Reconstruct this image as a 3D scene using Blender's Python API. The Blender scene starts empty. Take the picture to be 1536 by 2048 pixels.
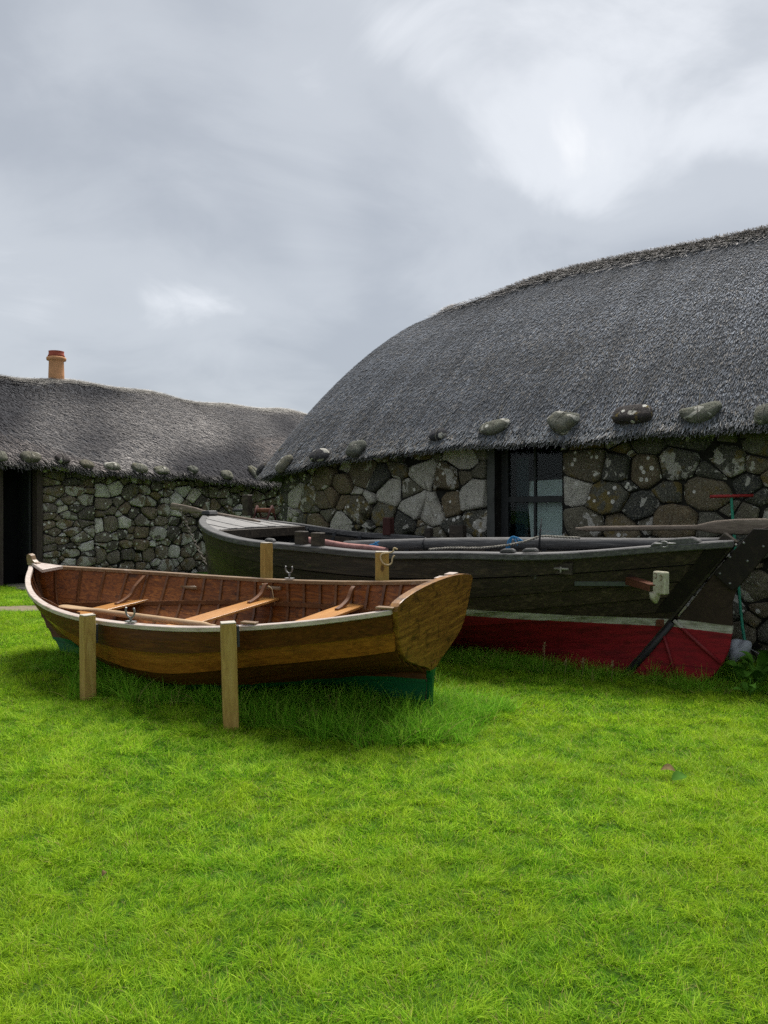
import bpy, bmesh, math, random
import numpy as np
from mathutils import Vector, Matrix
R = math.radians
random.seed(7); RNG = np.random.default_rng(7)
scene = bpy.context.scene
C = scene.collection

# ------------------------------------------------------------------ camera
F_PX, YH, CAM_H = 1600.0, 1020.0, 1.6          # focal length and horizon on the 1536 x 2048 frame
cam_d = bpy.data.cameras.new('camera'); cam = bpy.data.objects.new('camera', cam_d); C.objects.link(cam)
cam_d.sensor_fit = 'VERTICAL'; cam_d.sensor_height = 24.0; cam_d.sensor_width = 18.0
cam_d.lens = 24.0 * F_PX / 2048.0
cam_d.clip_end = 3000.0
cam.location = (0, 0, CAM_H)
cam.rotation_euler = (R(90) - math.atan((1024 - YH) / F_PX), 0, 0)
scene.camera = cam

# ------------------------------------------------------------------ sky, sun, exposure
SUN_EL, SUN_AZ = R(60), R(24)                   # sun ahead and to the right, behind the cloud
SUN_DIR = Vector((math.sin(SUN_AZ) * math.cos(SUN_EL), math.cos(SUN_AZ) * math.cos(SUN_EL), math.sin(SUN_EL)))
world = bpy.data.worlds.new('World'); scene.world = world; world.use_nodes = True
wn, wl = world.node_tree.nodes, world.node_tree.links
wn.clear()
def N(tree_nodes, typ, **kw):
    n = tree_nodes.new(typ)
    for k, v in kw.items(): setattr(n, k, v)
    return n
w_out = N(wn, 'ShaderNodeOutputWorld'); w_bg = N(wn, 'ShaderNodeBackground'); w_bg.inputs['Strength'].default_value = 0.05
sky = N(wn, 'ShaderNodeTexSky', sky_type='NISHITA'); sky.sun_disc = False
sky.sun_elevation = SUN_EL; sky.sun_rotation = SUN_AZ
tc = N(wn, 'ShaderNodeTexCoord')
rotz = N(wn, 'ShaderNodeVectorRotate', rotation_type='Z_AXIS'); rotz.inputs['Angle'].default_value = R(-8.5); wl.new(tc.outputs['Generated'], rotz.inputs['Vector'])
sep = N(wn, 'ShaderNodeSeparateXYZ'); wl.new(rotz.outputs[0], sep.inputs[0])
def wmath(op, a, b=None, c=None):
    n = N(wn, 'ShaderNodeMath', operation=op)
    for i, v in enumerate((a, b, c)):
        if v is None: continue
        if isinstance(v, (int, float)): n.inputs[i].default_value = v
        else: wl.new(v, n.inputs[i])
    return n.outputs[0]
zc = wmath('ADD', wmath('MAXIMUM', sep.outputs['Z'], 0.0), 0.28)
cmb = N(wn, 'ShaderNodeCombineXYZ')             # the cloud sheet seen in perspective
wl.new(wmath('DIVIDE', sep.outputs['X'], zc), cmb.inputs[0]); wl.new(wmath('DIVIDE', sep.outputs['Y'], zc), cmb.inputs[1])
def wnoise(scale, loc, detail, rough, dist=0.0):
    m = N(wn, 'ShaderNodeMapping'); m.inputs['Location'].default_value = loc
    wl.new(cmb.outputs[0], m.inputs['Vector'])
    n = N(wn, 'ShaderNodeTexNoise'); n.inputs['Scale'].default_value = scale
    n.inputs['Detail'].default_value = detail; n.inputs['Roughness'].default_value = rough; n.inputs['Distortion'].default_value = dist
    wl.new(m.outputs[0], n.inputs['Vector']); return n.outputs['Fac']
big = wnoise(1.15, (5.59, 18.33, 15.31), 3.0, 0.5, 0.25)
mid = wnoise(2.6, (3.19, 15.94, 2.78), 6.0, 0.56, 0.5)
dens = wmath('ADD', wmath('MULTIPLY', big, 0.69), wmath('MULTIPLY', mid, 0.31))
# thin cloud round the hidden sun lets more light through
sd = N(wn, 'ShaderNodeVectorMath', operation='DOT_PRODUCT'); sd.inputs[1].default_value = SUN_DIR
wl.new(tc.outputs['Generated'], sd.inputs[0])
glow = wmath('POWER', wmath('MAXIMUM', sd.outputs['Value'], 0.0), 9.0)
low = wmath('POWER', wmath('SUBTRACT', 1.0, wmath('MAXIMUM', sep.outputs['Z'], 0.0)), 7.0)
bright = wmath('ADD', wmath('ADD', dens, wmath('MULTIPLY', glow, 0.03)), wmath('MULTIPLY', low, 0.11))
ramp = N(wn, 'ShaderNodeValToRGB'); wl.new(bright, ramp.inputs[0])
cr = ramp.color_ramp; cr.interpolation = 'EASE'
cr.elements[0].position = 0.40; cr.elements[0].color = (0.41, 0.44, 0.485, 1)
cr.elements[1].position = 0.71; cr.elements[1].color = (0.97, 0.97, 0.97, 1)
e = cr.elements.new(0.55); e.color = (0.53, 0.56, 0.60, 1)
e = cr.elements.new(0.64); e.color = (0.74, 0.765, 0.80, 1)
scl = N(wn, 'ShaderNodeVectorMath', operation='SCALE'); wl.new(ramp.outputs['Color'], scl.inputs[0]); scl.inputs['Scale'].default_value = 4.94
mixw = N(wn, 'ShaderNodeMix', data_type='RGBA'); mixw.inputs[0].default_value = 0.94
wl.new(sky.outputs['Color'], mixw.inputs[6]); wl.new(scl.outputs[0], mixw.inputs[7])
wl.new(mixw.outputs[2], w_bg.inputs['Color']); wl.new(w_bg.outputs[0], w_out.inputs['Surface'])

sun_d = bpy.data.lights.new('sun', 'SUN'); sun_d.energy = 1.5; sun_d.angle = R(35); sun_d.color = (1.0, 0.965, 0.90)
sun = bpy.data.objects.new('sun', sun_d); C.objects.link(sun)
sun.rotation_euler = SUN_DIR.to_track_quat('Z', 'Y').to_euler()
vs = scene.view_settings
vs.view_transform = 'Standard'; vs.look = 'None'; vs.exposure = 2.15; vs.gamma = 1.0; vs.use_curve_mapping = False
scene.cycles.max_bounces = 5; scene.cycles.diffuse_bounces = 2; scene.cycles.use_adaptive_sampling = True; scene.cycles.adaptive_threshold = 0.01; scene.cycles.transparent_max_bounces = 4
scene.cycles.use_denoising = False

# ------------------------------------------------------------------ helpers
def tag(o, label=None, cat=None, group=None, kind=None):
    if label: o['label'] = label
    if cat: o['category'] = cat
    if group: o['group'] = group
    if kind: o['kind'] = kind
    return o
def empty(name, loc=(0, 0, 0), mat=None):
    o = bpy.data.objects.new(name, None); C.objects.link(o); o.empty_display_size = .1
    if mat is not None: o.matrix_world = mat
    else: o.location = loc
    return o
def link_mesh(name, me, parent=None):
    o = bpy.data.objects.new(name, me); C.objects.link(o)
    if parent: o.parent = parent
    return o
class MB:
    def __init__(s): s.v = []; s.f = []; s.m = []; s.smooth = []
    def add(s, verts, faces, mat=0, smooth=False):
        b = len(s.v); s.v += [tuple(v) for v in verts]
        for f in faces: s.f.append([b + i for i in f]); s.m.append(mat); s.smooth.append(smooth)
    def box(s, c, size, rot=None, mat=0):
        hx, hy, hz = size[0] / 2, size[1] / 2, size[2] / 2
        vv = [Vector((sx * hx, sy * hy, sz * hz)) for sz in (-1, 1) for sy in (-1, 1) for sx in (-1, 1)]
        if rot is not None: vv = [rot @ v for v in vv]
        c = Vector(c)
        s.add([v + c for v in vv], [(0, 2, 3, 1), (4, 5, 7, 6), (0, 1, 5, 4), (2, 6, 7, 3), (0, 4, 6, 2), (1, 3, 7, 5)], mat)
    def rings(s, rings, mat=0, closed=True, caps=True, smooth=True, mats=None):
        n = len(rings[0]); vv = [p for r in rings for p in r]; ff = []; fm = []
        for i in range(len(rings) - 1):
            for j in range(n if closed else n - 1):
                k = (j + 1) % n
                ff.append((i * n + j, i * n + k, (i + 1) * n + k, (i + 1) * n + j)); fm.append(mats[j] if mats else mat)
        b = len(s.v); s.v += [tuple(v) for v in vv]
        for f, m in zip(ff, fm): s.f.append([b + i for i in f]); s.m.append(m); s.smooth.append(smooth)
        if caps and closed:
            s.f.append([b + i for i in range(n)][::-1]); s.m.append(mat); s.smooth.append(False)
            s.f.append([b + (len(rings) - 1) * n + i for i in range(n)]); s.m.append(mat); s.smooth.append(False)
    def tube(s, pts, rad, n=8, mat=0, caps=True, squash=None):
        pts = [Vector(p) for p in pts]; rings = []
        prev = None
        for i, p in enumerate(pts):
            d = (pts[min(i + 1, len(pts) - 1)] - pts[max(i - 1, 0)]).normalized()
            if prev is None:
                a = Vector((0, 0, 1)) if abs(d.z) < .9 else Vector((1, 0, 0))
                e1 = d.cross(a).normalized()
            else:
                e1 = (prev - d * prev.dot(d)).normalized()
            prev = e1; e2 = d.cross(e1)
            r = rad[i] if hasattr(rad, '__len__') else rad
            r1, r2 = r if hasattr(r, '__len__') else (r, r)
            rings.append([p + e1 * math.cos(2 * math.pi * k / n) * r1 + e2 * math.sin(2 * math.pi * k / n) * r2 for k in range(n)])
        s.rings(rings, mat, True, caps)
    def build(s, name, mats, parent=None, bevel=0.0, fix=True):
        me = bpy.data.meshes.new(name); me.from_pydata(s.v, [], s.f)
        if not isinstance(mats, (list, tuple)): mats = [mats]
        for m in mats: me.materials.append(m)
        me.polygons.foreach_set('material_index', s.m); me.polygons.foreach_set('use_smooth', s.smooth)
        if fix:
            bm = bmesh.new(); bm.from_mesh(me); bmesh.ops.recalc_face_normals(bm, faces=bm.faces)
            if bevel > 0:
                bmesh.ops.bevel(bm, geom=list(bm.edges), offset=bevel, segments=1, affect='EDGES', profile=.5)
            bm.to_mesh(me); bm.free()
        me.update()
        return link_mesh(name, me, parent)
def smooth01(x): x = np.clip(x, 0, 1); return x * x * (3 - 2 * x)
def ray(px, py): return Vector(((px - 768) / F_PX, 1.0, (YH - py) / F_PX))
def at(px, py, d): return Vector((0, 0, CAM_H)) + ray(px, py) * d
def hit(px, py, p0, n):
    r = ray(px, py); o = Vector((0, 0, CAM_H)); return o + r * ((Vector(p0) - o).dot(n) / r.dot(n))
def catmull(P, n):
    P = [np.array(p, float) for p in P]; P = [2 * P[0] - P[1]] + P + [2 * P[-1] - P[-2]]; out = []
    for i in range(1, len(P) - 2):
        for k in range(n):
            t = k / n; a, b, c, d = P[i - 1:i + 3]
            out.append(.5 * (2 * b + (c - a) * t + (2 * a - 5 * b + 4 * c - d) * t * t + (3 * b - a - 3 * c + d) * t ** 3))
    out.append(P[-2]); return np.array(out)
def V3(a): return Vector((float(a[0]), float(a[1]), float(a[2])))

# ------------------------------------------------------------------ materials
class Mat:
    def __init__(s, name, rough=.7, spec=.4):
        s.m = bpy.data.materials.new(name); s.m.use_nodes = True
        s.n, s.l = s.m.node_tree.nodes, s.m.node_tree.links
        s.b = s.n['Principled BSDF']; s.b.inputs['Roughness'].default_value = rough
        s.b.inputs['Specular IOR Level'].default_value = spec
        s.tc = s.n.new('ShaderNodeTexCoord')
    def obj(s): return s.tc.outputs['Object']
    def mapping(s, vec, scale=(1, 1, 1), loc=(0, 0, 0), rot=(0, 0, 0)):
        m = s.n.new('ShaderNodeMapping'); s.l.new(vec, m.inputs['Vector'])
        m.inputs['Scale'].default_value = scale; m.inputs['Location'].default_value = loc; m.inputs['Rotation'].default_value = rot
        return m.outputs[0]
    def noise(s, vec, scale, detail=4, rough=.55, dist=0.0, out='Fac'):
        n = s.n.new('ShaderNodeTexNoise'); s.l.new(vec, n.inputs['Vector'])
        n.inputs['Scale'].default_value = scale; n.inputs['Detail'].default_value = detail
        n.inputs['Roughness'].default_value = rough; n.inputs['Distortion'].default_value = dist
        return n.outputs[out]
    def voro(s, vec, scale, feature='F1', out='Distance', rnd=1.0):
        n = s.n.new('ShaderNodeTexVoronoi'); n.feature = feature; s.l.new(vec, n.inputs['Vector'])
        n.inputs['Scale'].default_value = scale; n.inputs['Randomness'].default_value = rnd; return n.outputs[out]
    def ramp(s, fac, stops, interp='LINEAR'):
        r = s.n.new('ShaderNodeValToRGB'); s.l.new(fac, r.inputs[0]); c = r.color_ramp; c.interpolation = interp
        while len(c.elements) < len(stops): c.elements.new(.5)
        for e, (p, col) in zip(c.elements, sorted(stops, key=lambda q: q[0])):
            e.position = p; e.color = (col, col, col, 1) if isinstance(col, (int, float)) else (*col, 1)
        return r.outputs['Color']
    def mix(s, fac, a, b, mode='MIX'):
        m = s.n.new('ShaderNodeMix'); m.data_type = 'RGBA'; m.blend_type = mode
        for i, v in ((0, fac), (6, a), (7, b)):
            if isinstance(v, (int, float)): m.inputs[i].default_value = v
            elif isinstance(v, tuple): m.inputs[i].default_value = (*v, 1)
            else: s.l.new(v, m.inputs[i])
        return m.outputs[2]
    def math(s, op, a, b=None, c=None, clamp=False):
        n = s.n.new('ShaderNodeMath'); n.operation = op; n.use_clamp = clamp
        for i, v in enumerate((a, b, c)):
            if v is None: continue
            if isinstance(v, (int, float)): n.inputs[i].default_value = v
            else: s.l.new(v, n.inputs[i])
        return n.outputs[0]
    def xyz(s, vec):
        n = s.n.new('ShaderNodeSeparateXYZ'); s.l.new(vec, n.inputs[0]); return n.outputs
    def random(s): return s.n.new('ShaderNodeObjectInfo').outputs['Random']
    def offset(s, vec, k=37.0):
        r = s.random(); c = s.n.new('ShaderNodeCombineXYZ')
        s.l.new(s.math('MULTIPLY', r, k), c.inputs[0]); s.l.new(s.math('MULTIPLY', r, k * 1.7), c.inputs[1]); s.l.new(s.math('MULTIPLY', r, k * .6), c.inputs[2])
        a = s.n.new('ShaderNodeVectorMath'); a.operation = 'ADD'; s.l.new(vec, a.inputs[0]); s.l.new(c.outputs[0], a.inputs[1]); return a.outputs[0]
    def color(s, c):
        if isinstance(c, tuple): s.b.inputs['Base Color'].default_value = (*c, 1)
        else: s.l.new(c, s.b.inputs['Base Color'])
    def rough(s, r): s.l.new(r, s.b.inputs['Roughness'])
    def bump(s, h, strength=.4, dist=.02):
        b = s.n.new('ShaderNodeBump'); b.inputs['Strength'].default_value = strength; b.inputs['Distance'].default_value = dist
        s.l.new(h, b.inputs['Height']); s.l.new(b.outputs[0], s.b.inputs['Normal'])

def m_stone(name, dark, midc, warm, lichen=.5, ochre=.25, val=1.0):
    M = Mat(name, .93, .15); v = M.offset(M.obj()); r = M.random()
    base = M.ramp(M.math('FRACT', M.math('MULTIPLY', r, 7.31)), [(0, dark), (.45, midc), (.8, warm), (1, tuple(x * .7 for x in midc))])
    n1 = M.noise(v, 9, 6, .65); base = M.mix(M.ramp(n1, [(.3, 0), (.7, 1)]), M.mix(.55, base, (.02, .021, .022)), base)
    n2 = M.noise(v, 55, 4, .7); base = M.mix(M.ramp(n2, [(.45, 0), (.75, .6)]), base, tuple(min(1, x * 2.1) for x in midc))
    # lichen grows in rounded blotches, more on some stones than on others
    l1 = M.noise(v, 5.5, 3, .5, .6)
    thr = M.math('ADD', l1, M.math('MULTIPLY', M.math('SUBTRACT', M.math('FRACT', M.math('MULTIPLY', r, 13.7)), .5), .30 * lichen))
    lf = M.ramp(thr, [(.615, 0), (.635, .9)])
    base = M.mix(lf, base, M.mix(n2, (.32, .30, .26), (.64, .62, .56)))
    o1 = M.noise(M.mapping(v, loc=(5, 3, 1)), 7, 4, .6)
    of = M.ramp(M.math('ADD', o1, M.math('MULTIPLY', M.math('SUBTRACT', M.math('FRACT', M.math('MULTIPLY', r, 29.3)), .5), .3)), [(.62, 0), (.72, ochre * 2)])
    base = M.mix(of, base, (.17, .125, .035))
    sp = M.voro(v, 22); base = M.mix(M.ramp(sp, [(.10, .85 * lichen), (.16, 0)]), base, (.48, .48, .44))
    sq = M.voro(M.mapping(v, loc=(3, 7, 2)), 8.5); gate = M.math('GREATER_THAN', M.math('FRACT', M.math('MULTIPLY', r, 17.9)), 1.0 - .55 * min(lichen, 1.3))
    base = M.mix(M.math('MULTIPLY', M.ramp(M.math('ADD', sq, M.math('MULTIPLY', M.math('SUBTRACT', n2, .5), .12)), [(.20, 1), (.24, 0)]), gate), base, M.mix(n1, (.80, .78, .72), (.58, .56, .50)))
    M.color(base); M.bump(M.math('ADD', M.noise(v, 16, 8, .7), M.math('MULTIPLY', n2, .25)), 1.0, .05)
    return M.m
def m_wood(name, cols, axis=(1.2, 14, 14), rough=.5, spec=.4, bump=.25, wear=None, rnd=.35, ring=3.0, rough_var=.0, below=None, z_tilt=0.0, obj_off=True, knots=None):
    M = Mat(name, rough, spec); v = M.offset(M.obj(), 11.0) if obj_off else M.obj()
    g = M.mapping(v, axis); n = M.noise(g, ring, 6, .62, 1.4); f = M.noise(M.mapping(v, tuple(a * 5 for a in axis)), 3, 3, .6)
    fac = M.math('ADD', M.math('MULTIPLY', n, .75), M.math('MULTIPLY', f, .25))
    c = M.ramp(fac, [(.28, cols[0]), (.52, cols[1]), (.75, cols[2])])
    tone = M.math('ADD', 1 - rnd / 2, M.math('MULTIPLY', M.random(), rnd))
    c = M.mix(1.0, c, M.ramp(tone, [(0, 0.0), (1, 1.0)]), 'MULTIPLY') if rnd else c
    if wear:
        w = M.noise(M.mapping(v, (1.5, 4, 4)), 2.6, 6, .7, .5); c = M.mix(M.ramp(w, [(wear[1], 0), (wear[1] + .14, wear[2])]), c, wear[0])
    if knots:                                   # knots and drying cracks
        kd = M.voro(M.mapping(v, (5.5, 5.5, 3.2)), 1.0); c = M.mix(M.ramp(kd, [(.07, .85), (.13, 0)]), c, knots)
        ck = M.noise(M.mapping(v, (46, 46, 1.6)), 1.0, 3, .5); c = M.mix(M.ramp(ck, [(.69, 0), (.73, .75)]), c, tuple(x * .45 for x in knots))
    if below:                                   # painted bottom: bands by height on the boat itself
        p = M.xyz(M.obj()); h = M.math('ADD', M.math('ADD', p[2], M.math('MULTIPLY', M.math('MINIMUM', p[0], 2.7), z_tilt)), M.math('MULTIPLY', M.math('SUBTRACT', M.noise(M.obj(), 14, 3, .6), .5), .012))
        dirt = M.noise(M.mapping(M.obj(), (1, 3, 6)), 3.2, 6, .7)
        for top, col, dcol, damt in below:
            k = M.ramp(M.math('MULTIPLY_ADD', M.math('SUBTRACT', top, h), 160.0, .5, clamp=True), [(0, 0), (1, 1)])
            pc = M.mix(M.math('MULTIPLY', M.ramp(dirt, [(.43, 0), (.62, 1)]), damt), M.mix(M.math('MULTIPLY', f, .4), col, tuple(x * .72 for x in col)), dcol)
            c = M.mix(k, c, pc)
    M.color(c)
    if rough_var: M.rough(M.math('ADD', rough - rough_var / 2, M.math('MULTIPLY', f, rough_var)))
    M.bump(fac, bump, .012)
    return M.m
def m_plain(name, col, rough=.6, spec=.4, var=.35, scale=30, metal=0.0, bump=.15, col2=None, thr=(.45, .7)):
    M = Mat(name, rough, spec); v = M.offset(M.obj()); n = M.noise(v, scale, 5, .65)
    M.color(M.mix(M.ramp(n, [(thr[0], 0), (thr[1], 1)]), col, col2 or tuple(x * (1 - var) for x in col)))
    M.b.inputs['Metallic'].default_value = metal; M.bump(n, bump, .01); return M.m

MAT = {}
MAT['stone_r'] = m_stone('basalt_rubble', (.034, .038, .040), (.17, .16, .12), (.20, .145, .08), .8, .4)
MAT['stone_l'] = m_stone('lichened_rubble', (.050, .048, .045), (.24, .205, .165), (.25, .18, .11), 1.3, .3)
MAT['stone_pale'] = m_stone('pale_rubble', (.46, .43, .37), (.50, .47, .41), (.45, .41, .34), .5, .05)
MAT['stone_white'] = m_stone('white_lichened_rubble', (.80, .76, .69), (.84, .80, .73), (.74, .66, .55), .8, .08)
MAT['mortar'] = m_plain('dark_mortar', (.022, .021, .018), .95, .1, .6, 12, 0, .5)
MAT['eave_stone'] = m_stone('weight_stone', (.10, .105, .09), (.16, .16, .125), (.14, .12, .085), .35, .1)
MAT['eave_dark'] = m_stone('dark_weight_stone', (.035, .035, .04), (.05, .048, .055), (.05, .045, .04), .4, .1)
MAT['eave_ochre'] = m_stone('ochre_spotted_stone', (.05, .045, .045), (.06, .05, .05), (.06, .05, .045), .3, .6)
def m_vcol(name, rough, spec=.2, trans=0.0):
    M = Mat(name, rough, spec); a = M.n.new('ShaderNodeAttribute'); a.attribute_name = 'tint'
    M.color(a.outputs['Color']); return M
MAT['thatch'] = m_vcol('weathered_reed', .85, .25).m
def m_thatch_base(name, c1, c2):
    M = Mat(name, .95, .1); n = M.noise(M.obj(), 40, 4, .7); M.color(M.mix(n, c1, c2)); M.bump(n, .8, .03); return M.m
MAT['thatch_base'] = m_thatch_base('thatch_underlayer', (.03, .032, .038), (.10, .102, .11))
MAT['soffit'] = m_plain('dark_thatch_soffit', (.02, .018, .015), .95, .1)

def m_soil():
    M = Mat('soil_and_moss', .95, .1); n = M.noise(M.obj(), 3.0, 6, .6); n2 = M.noise(M.obj(), 60, 3, .7)
    M.color(M.mix(n2, M.mix(n, (.035, .10, .006), (.05, .13, .008)), (.035, .055, .010))); M.bump(n2, .6, .02); return M.m
MAT['soil'] = m_soil()
MAT['path'] = m_plain('earth_path', (.20, .165, .115), .95, .1, .5, 9, 0, .5)
MAT['slab'] = m_plain('worn_slab', (.075, .072, .062), .9, .2, .5, 14, 0, .4)

def m_grass(name, stops, patch=True, yellow=(.37, .49, .018)):
    M = Mat(name, .6, .12)
    a = M.n.new('ShaderNodeAttribute'); a.attribute_name = 'tint'; t = M.xyz(a.outputs['Vector'])
    geo = M.n.new('ShaderNodeNewGeometry'); pos = geo.outputs['Position']
    r = M.random()
    f = M.math('ADD', M.math('MULTIPLY', t[0], .90), M.math('MULTIPLY', r, .10))
    c = M.ramp(f, stops)
    if patch:
        p = M.noise(pos, .9, 3, .55); p2 = M.noise(pos, 4.5, 3, .6)
        c = M.mix(M.math('MULTIPLY', M.ramp(M.math('ADD', M.math('MULTIPLY', p, .6), M.math('MULTIPLY', p2, .4)), [(.42, 0), (.60, 1)]), .45), c, yellow)
    c = M.mix(M.ramp(t[2], [(.93, 0), (.95, .85)]), c, (.42, .33, .13))        # the odd dry straw blade
    M.color(c)
    tr = M.n.new('ShaderNodeBsdfTranslucent'); M.l.new(c, tr.inputs['Color'])
    mx = M.n.new('ShaderNodeMixShader'); mx.inputs[0].default_value = .5
    M.l.new(M.b.outputs[0], mx.inputs[1]); M.l.new(tr.outputs[0], mx.inputs[2]); M.l.new(mx.outputs[0], M.n['Material Output'].inputs['Surface'])
    return M.m
MAT['grass'] = m_grass('lawn_blades', [(0, (.050, .17, .006)), (.5, (.19, .42, .013)), (1, (.46, .65, .05))])
MAT['long_grass'] = m_grass('long_blades', [(0, (.07, .24, .010)), (.5, (.16, .40, .018)), (1, (.34, .54, .06))], False)
MAT['leaf'] = m_plain('broad_leaf', (.05, .13, .014), .8, .04, .35, 20, 0, .2)
MAT['straw'] = m_plain('dry_straw', (.24, .19, .09), .85, .1, .4, 40)
MAT['dead_leaf'] = m_plain('dead_leaf', (.15, .11, .05), .9, .04, .5, 40)

OUT_COLS = ((.035, .011, .003), (.115, .039, .007), (.20, .075, .012))
GREEN = (.003, .105, .030)
MAT['row_out'] = m_wood('varnished_strake', OUT_COLS, (.9, 10, 10), .45, .25, .18, None, .7, 3, .15, [(.155, GREEN, (.004, .05, .02), .5)], -.005, False)
MAT['row_dark'] = m_wood('dark_strake', ((.026, .008, .002), (.088, .027, .005), (.17, .058, .009)), (.9, 10, 10), .5, .22, .18, None, .3, 3, .15, [(.155, GREEN, (.004, .05, .02), .5)], -.005, False)
MAT['row_light'] = m_wood('bright_strake', ((.09, .028, .005), (.25, .088, .013), (.40, .155, .022)), (.9, 10, 10), .36, .35, .18, ((.06, .025, .008), .55, .5), .2, 3, .15, [(.155, GREEN, (.004, .05, .02), .5)], -.005, False)
MAT['row_in'] = m_wood('inner_varnish', ((.028, .008, .003), (.20, .060, .010), (.40, .15, .026)), (.9, 9, 9), .45, .25, .3, ((.02, .009, .005), .55, .8), .6)
MAT['row_rib'] = m_wood('rib_wood', ((.06, .02, .007), (.13, .05, .015), (.20, .085, .03)), (4, 4, 4), .45, .4, .15, None, .3)
MAT['row_floor'] = m_wood('grey_bottom_boards', ((.06, .04, .035), (.13, .09, .08), (.2, .15, .14)), (1, 10, 10), .5, .4, .2, None, .4)
MAT['thwart'] = m_wood('bright_thwart', ((.27, .115, .030), (.43, .20, .055), (.55, .29, .095)), (10, .9, 10), .32, .5, .1, None, .2, 3)
MAT['rail_white'] = m_wood('pale_gunwale', ((.30, .23, .18), (.48, .40, .35), (.60, .53, .48)), (1, 10, 10), .38, .5, .15, ((.15, .065, .028), .58, .75), .1)  # near rail coloured paler than the far one, with scattered brown patches
MAT['rail_brown'] = m_wood('brown_gunwale', ((.10, .055, .025), (.19, .115, .055), (.30, .21, .13)), (1, 10, 10), .4, .45, .15, ((.36, .30, .24), .55, .6), .1)
MAT['transom'] = m_wood('transom_board', ((.035, .014, .004), (.20, .088, .016), (.42, .215, .035)), (9, 1.3, 12), .40, .35, .10, ((.028, .012, .004), .51, .7), .1, 2.0, .15, [(.225, GREEN, (.004, .05, .02), .2)], 0, False)
MAT['oar'] = m_wood('bare_oar', ((.26, .16, .08), (.40, .27, .15), (.50, .37, .23)), (1, 12, 12), .5, .35, .1, None, .25)
MAT['oar_dark'] = m_wood('weathered_oar', ((.08, .062, .05), (.17, .135, .105), (.29, .245, .20)), (1, 12, 12), .75, .25, .3, None, .2)
MAT['post'] = m_wood('treated_timber', ((.22, .125, .030), (.36, .235, .065), (.46, .33, .12)), (7, 7, .9), .75, .25, .2, ((.14, .08, .026), .60, .6), .12, 2.4, knots=(.07, .035, .012))
RED = (.27, .012, .018); WHITE = (.50, .49, .42)
BIG_BELOW = [(0, WHITE, (.10, .10, .06), .75), (0, RED, (.05, .006, .008), .55)]
MAT['post_top'] = m_wood('pale_post_end', ((.30, .26, .20), (.42, .38, .32), (.5, .47, .42)), (9, 9, 9), .7, .3, .2, None, .1)
BLK = ((.014, .011, .009), (.042, .033, .024), (.10, .08, .055))
MAT['big_in'] = m_wood('tarred_inner', ((.008, .009, .010), (.022, .023, .025), (.06, .06, .06)), (.8, 9, 9), .75, .25, .4, None, .4)
MAT['big_rail'] = m_wood('weathered_rail', ((.028, .028, .03), (.085, .083, .082), (.20, .195, .19)), (.8, 11, 11), .72, .3, .45, ((.02, .02, .022), .56, .6), .15)
MAT['big_deck'] = m_wood('silvered_deck', ((.08, .078, .075), (.18, .172, .165), (.30, .29, .28)), (.8, 11, 11), .6, .35, .35, ((.06, .058, .055), .6, .5), .2)
MAT['black_timber'] = m_wood('black_timber', BLK, (1, 5, 5), .7, .3, .35, None, .3)
MAT['spar'] = m_wood('grey_spar', ((.03, .03, .033), (.10, .097, .095), (.24, .23, .22)), (.6, 9, 9), .7, .3, .4, None, .1)
MAT['canvas'] = m_plain('faded_pink_canvas', (.36, .19, .17), .9, .1, .35, 14, 0, .4)
MAT['rust'] = m_plain('rusty_iron', (.13, .045, .022), .8, .3, .6, 40, .1, .3)
MAT['iron'] = m_plain('dark_iron', (.035, .035, .038), .6, .5, .4, 50, .3, .2)
MAT['steel'] = m_plain('galvanised_steel', (.22, .22, .215), .55, .5, .45, 60, .6, .15)
MAT['rust_steel'] = m_plain('rusty_steel', (.16, .14, .12), .7, .4, .5, 60, .3, .2)
MAT['green_metal'] = m_plain('green_grey_strap', (.055, .065, .055), .6, .4, .4, 30)
MAT['white_block'] = m_plain('lichened_white_wood', (.40, .38, .29), .8, .2, .5, 25, 0, .3, (.22, .19, .11))
MAT['rope_grey'] = m_plain('grey_rope', (.30, .28, .24), .9, .1, .4, 90)
MAT['rope_cream'] = m_plain('cream_cord', (.50, .40, .24), .9, .1, .4, 90)
MAT['tie'] = m_plain('weathered_tie', (.16, .15, .13), .9, .1, .4, 60)
MAT['rope_blue'] = m_plain('blue_twine', (.03, .20, .42), .7, .2, .3, 90)
MAT['green_pole'] = m_plain('green_paint', (.02, .22, .14), .6, .4, .35, 40)
MAT['red_bar'] = m_plain('red_paint', (.30, .02, .02), .6, .4, .3, 40)
MAT['terracotta'] = m_plain('terracotta', (.56, .29, .15), .9, .15, .25, 8, 0, .2, (.44, .23, .12))
MAT['terracotta_red'] = m_plain('red_terracotta', (.36, .09, .06), .85, .2, .25, 8)
MAT['frame'] = m_wood('dark_frame', ((.010, .011, .012), (.022, .024, .025), (.04, .042, .04)), (9, 9, 1), .6, .35, .2, None, .2)
MAT['jamb'] = m_wood('brown_jamb', ((.03, .022, .018), (.06, .045, .038), (.10, .08, .07)), (9, 9, 1), .75, .25, .3, None, .2)
MAT['render'] = m_plain('grey_render', (.075, .078, .072), .95, .15, .45, 5, 0, .4)
MAT['white_board'] = m_plain('grey_white_board', (.62, .61, .58), .6, .3, .12, 6, 0, .05)
MAT['blue_board'] = m_plain('blue_green_board', (.010, .028, .034), .6, .3, .2, 6)
MAT['dark_room'] = m_plain('dark_interior', (.012, .012, .013), .95, .05, .3, 5)
MAT['grey_plastic'] = m_plain('grey_plastic', (.33, .35, .38), .45, .4, .25, 10)
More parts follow.
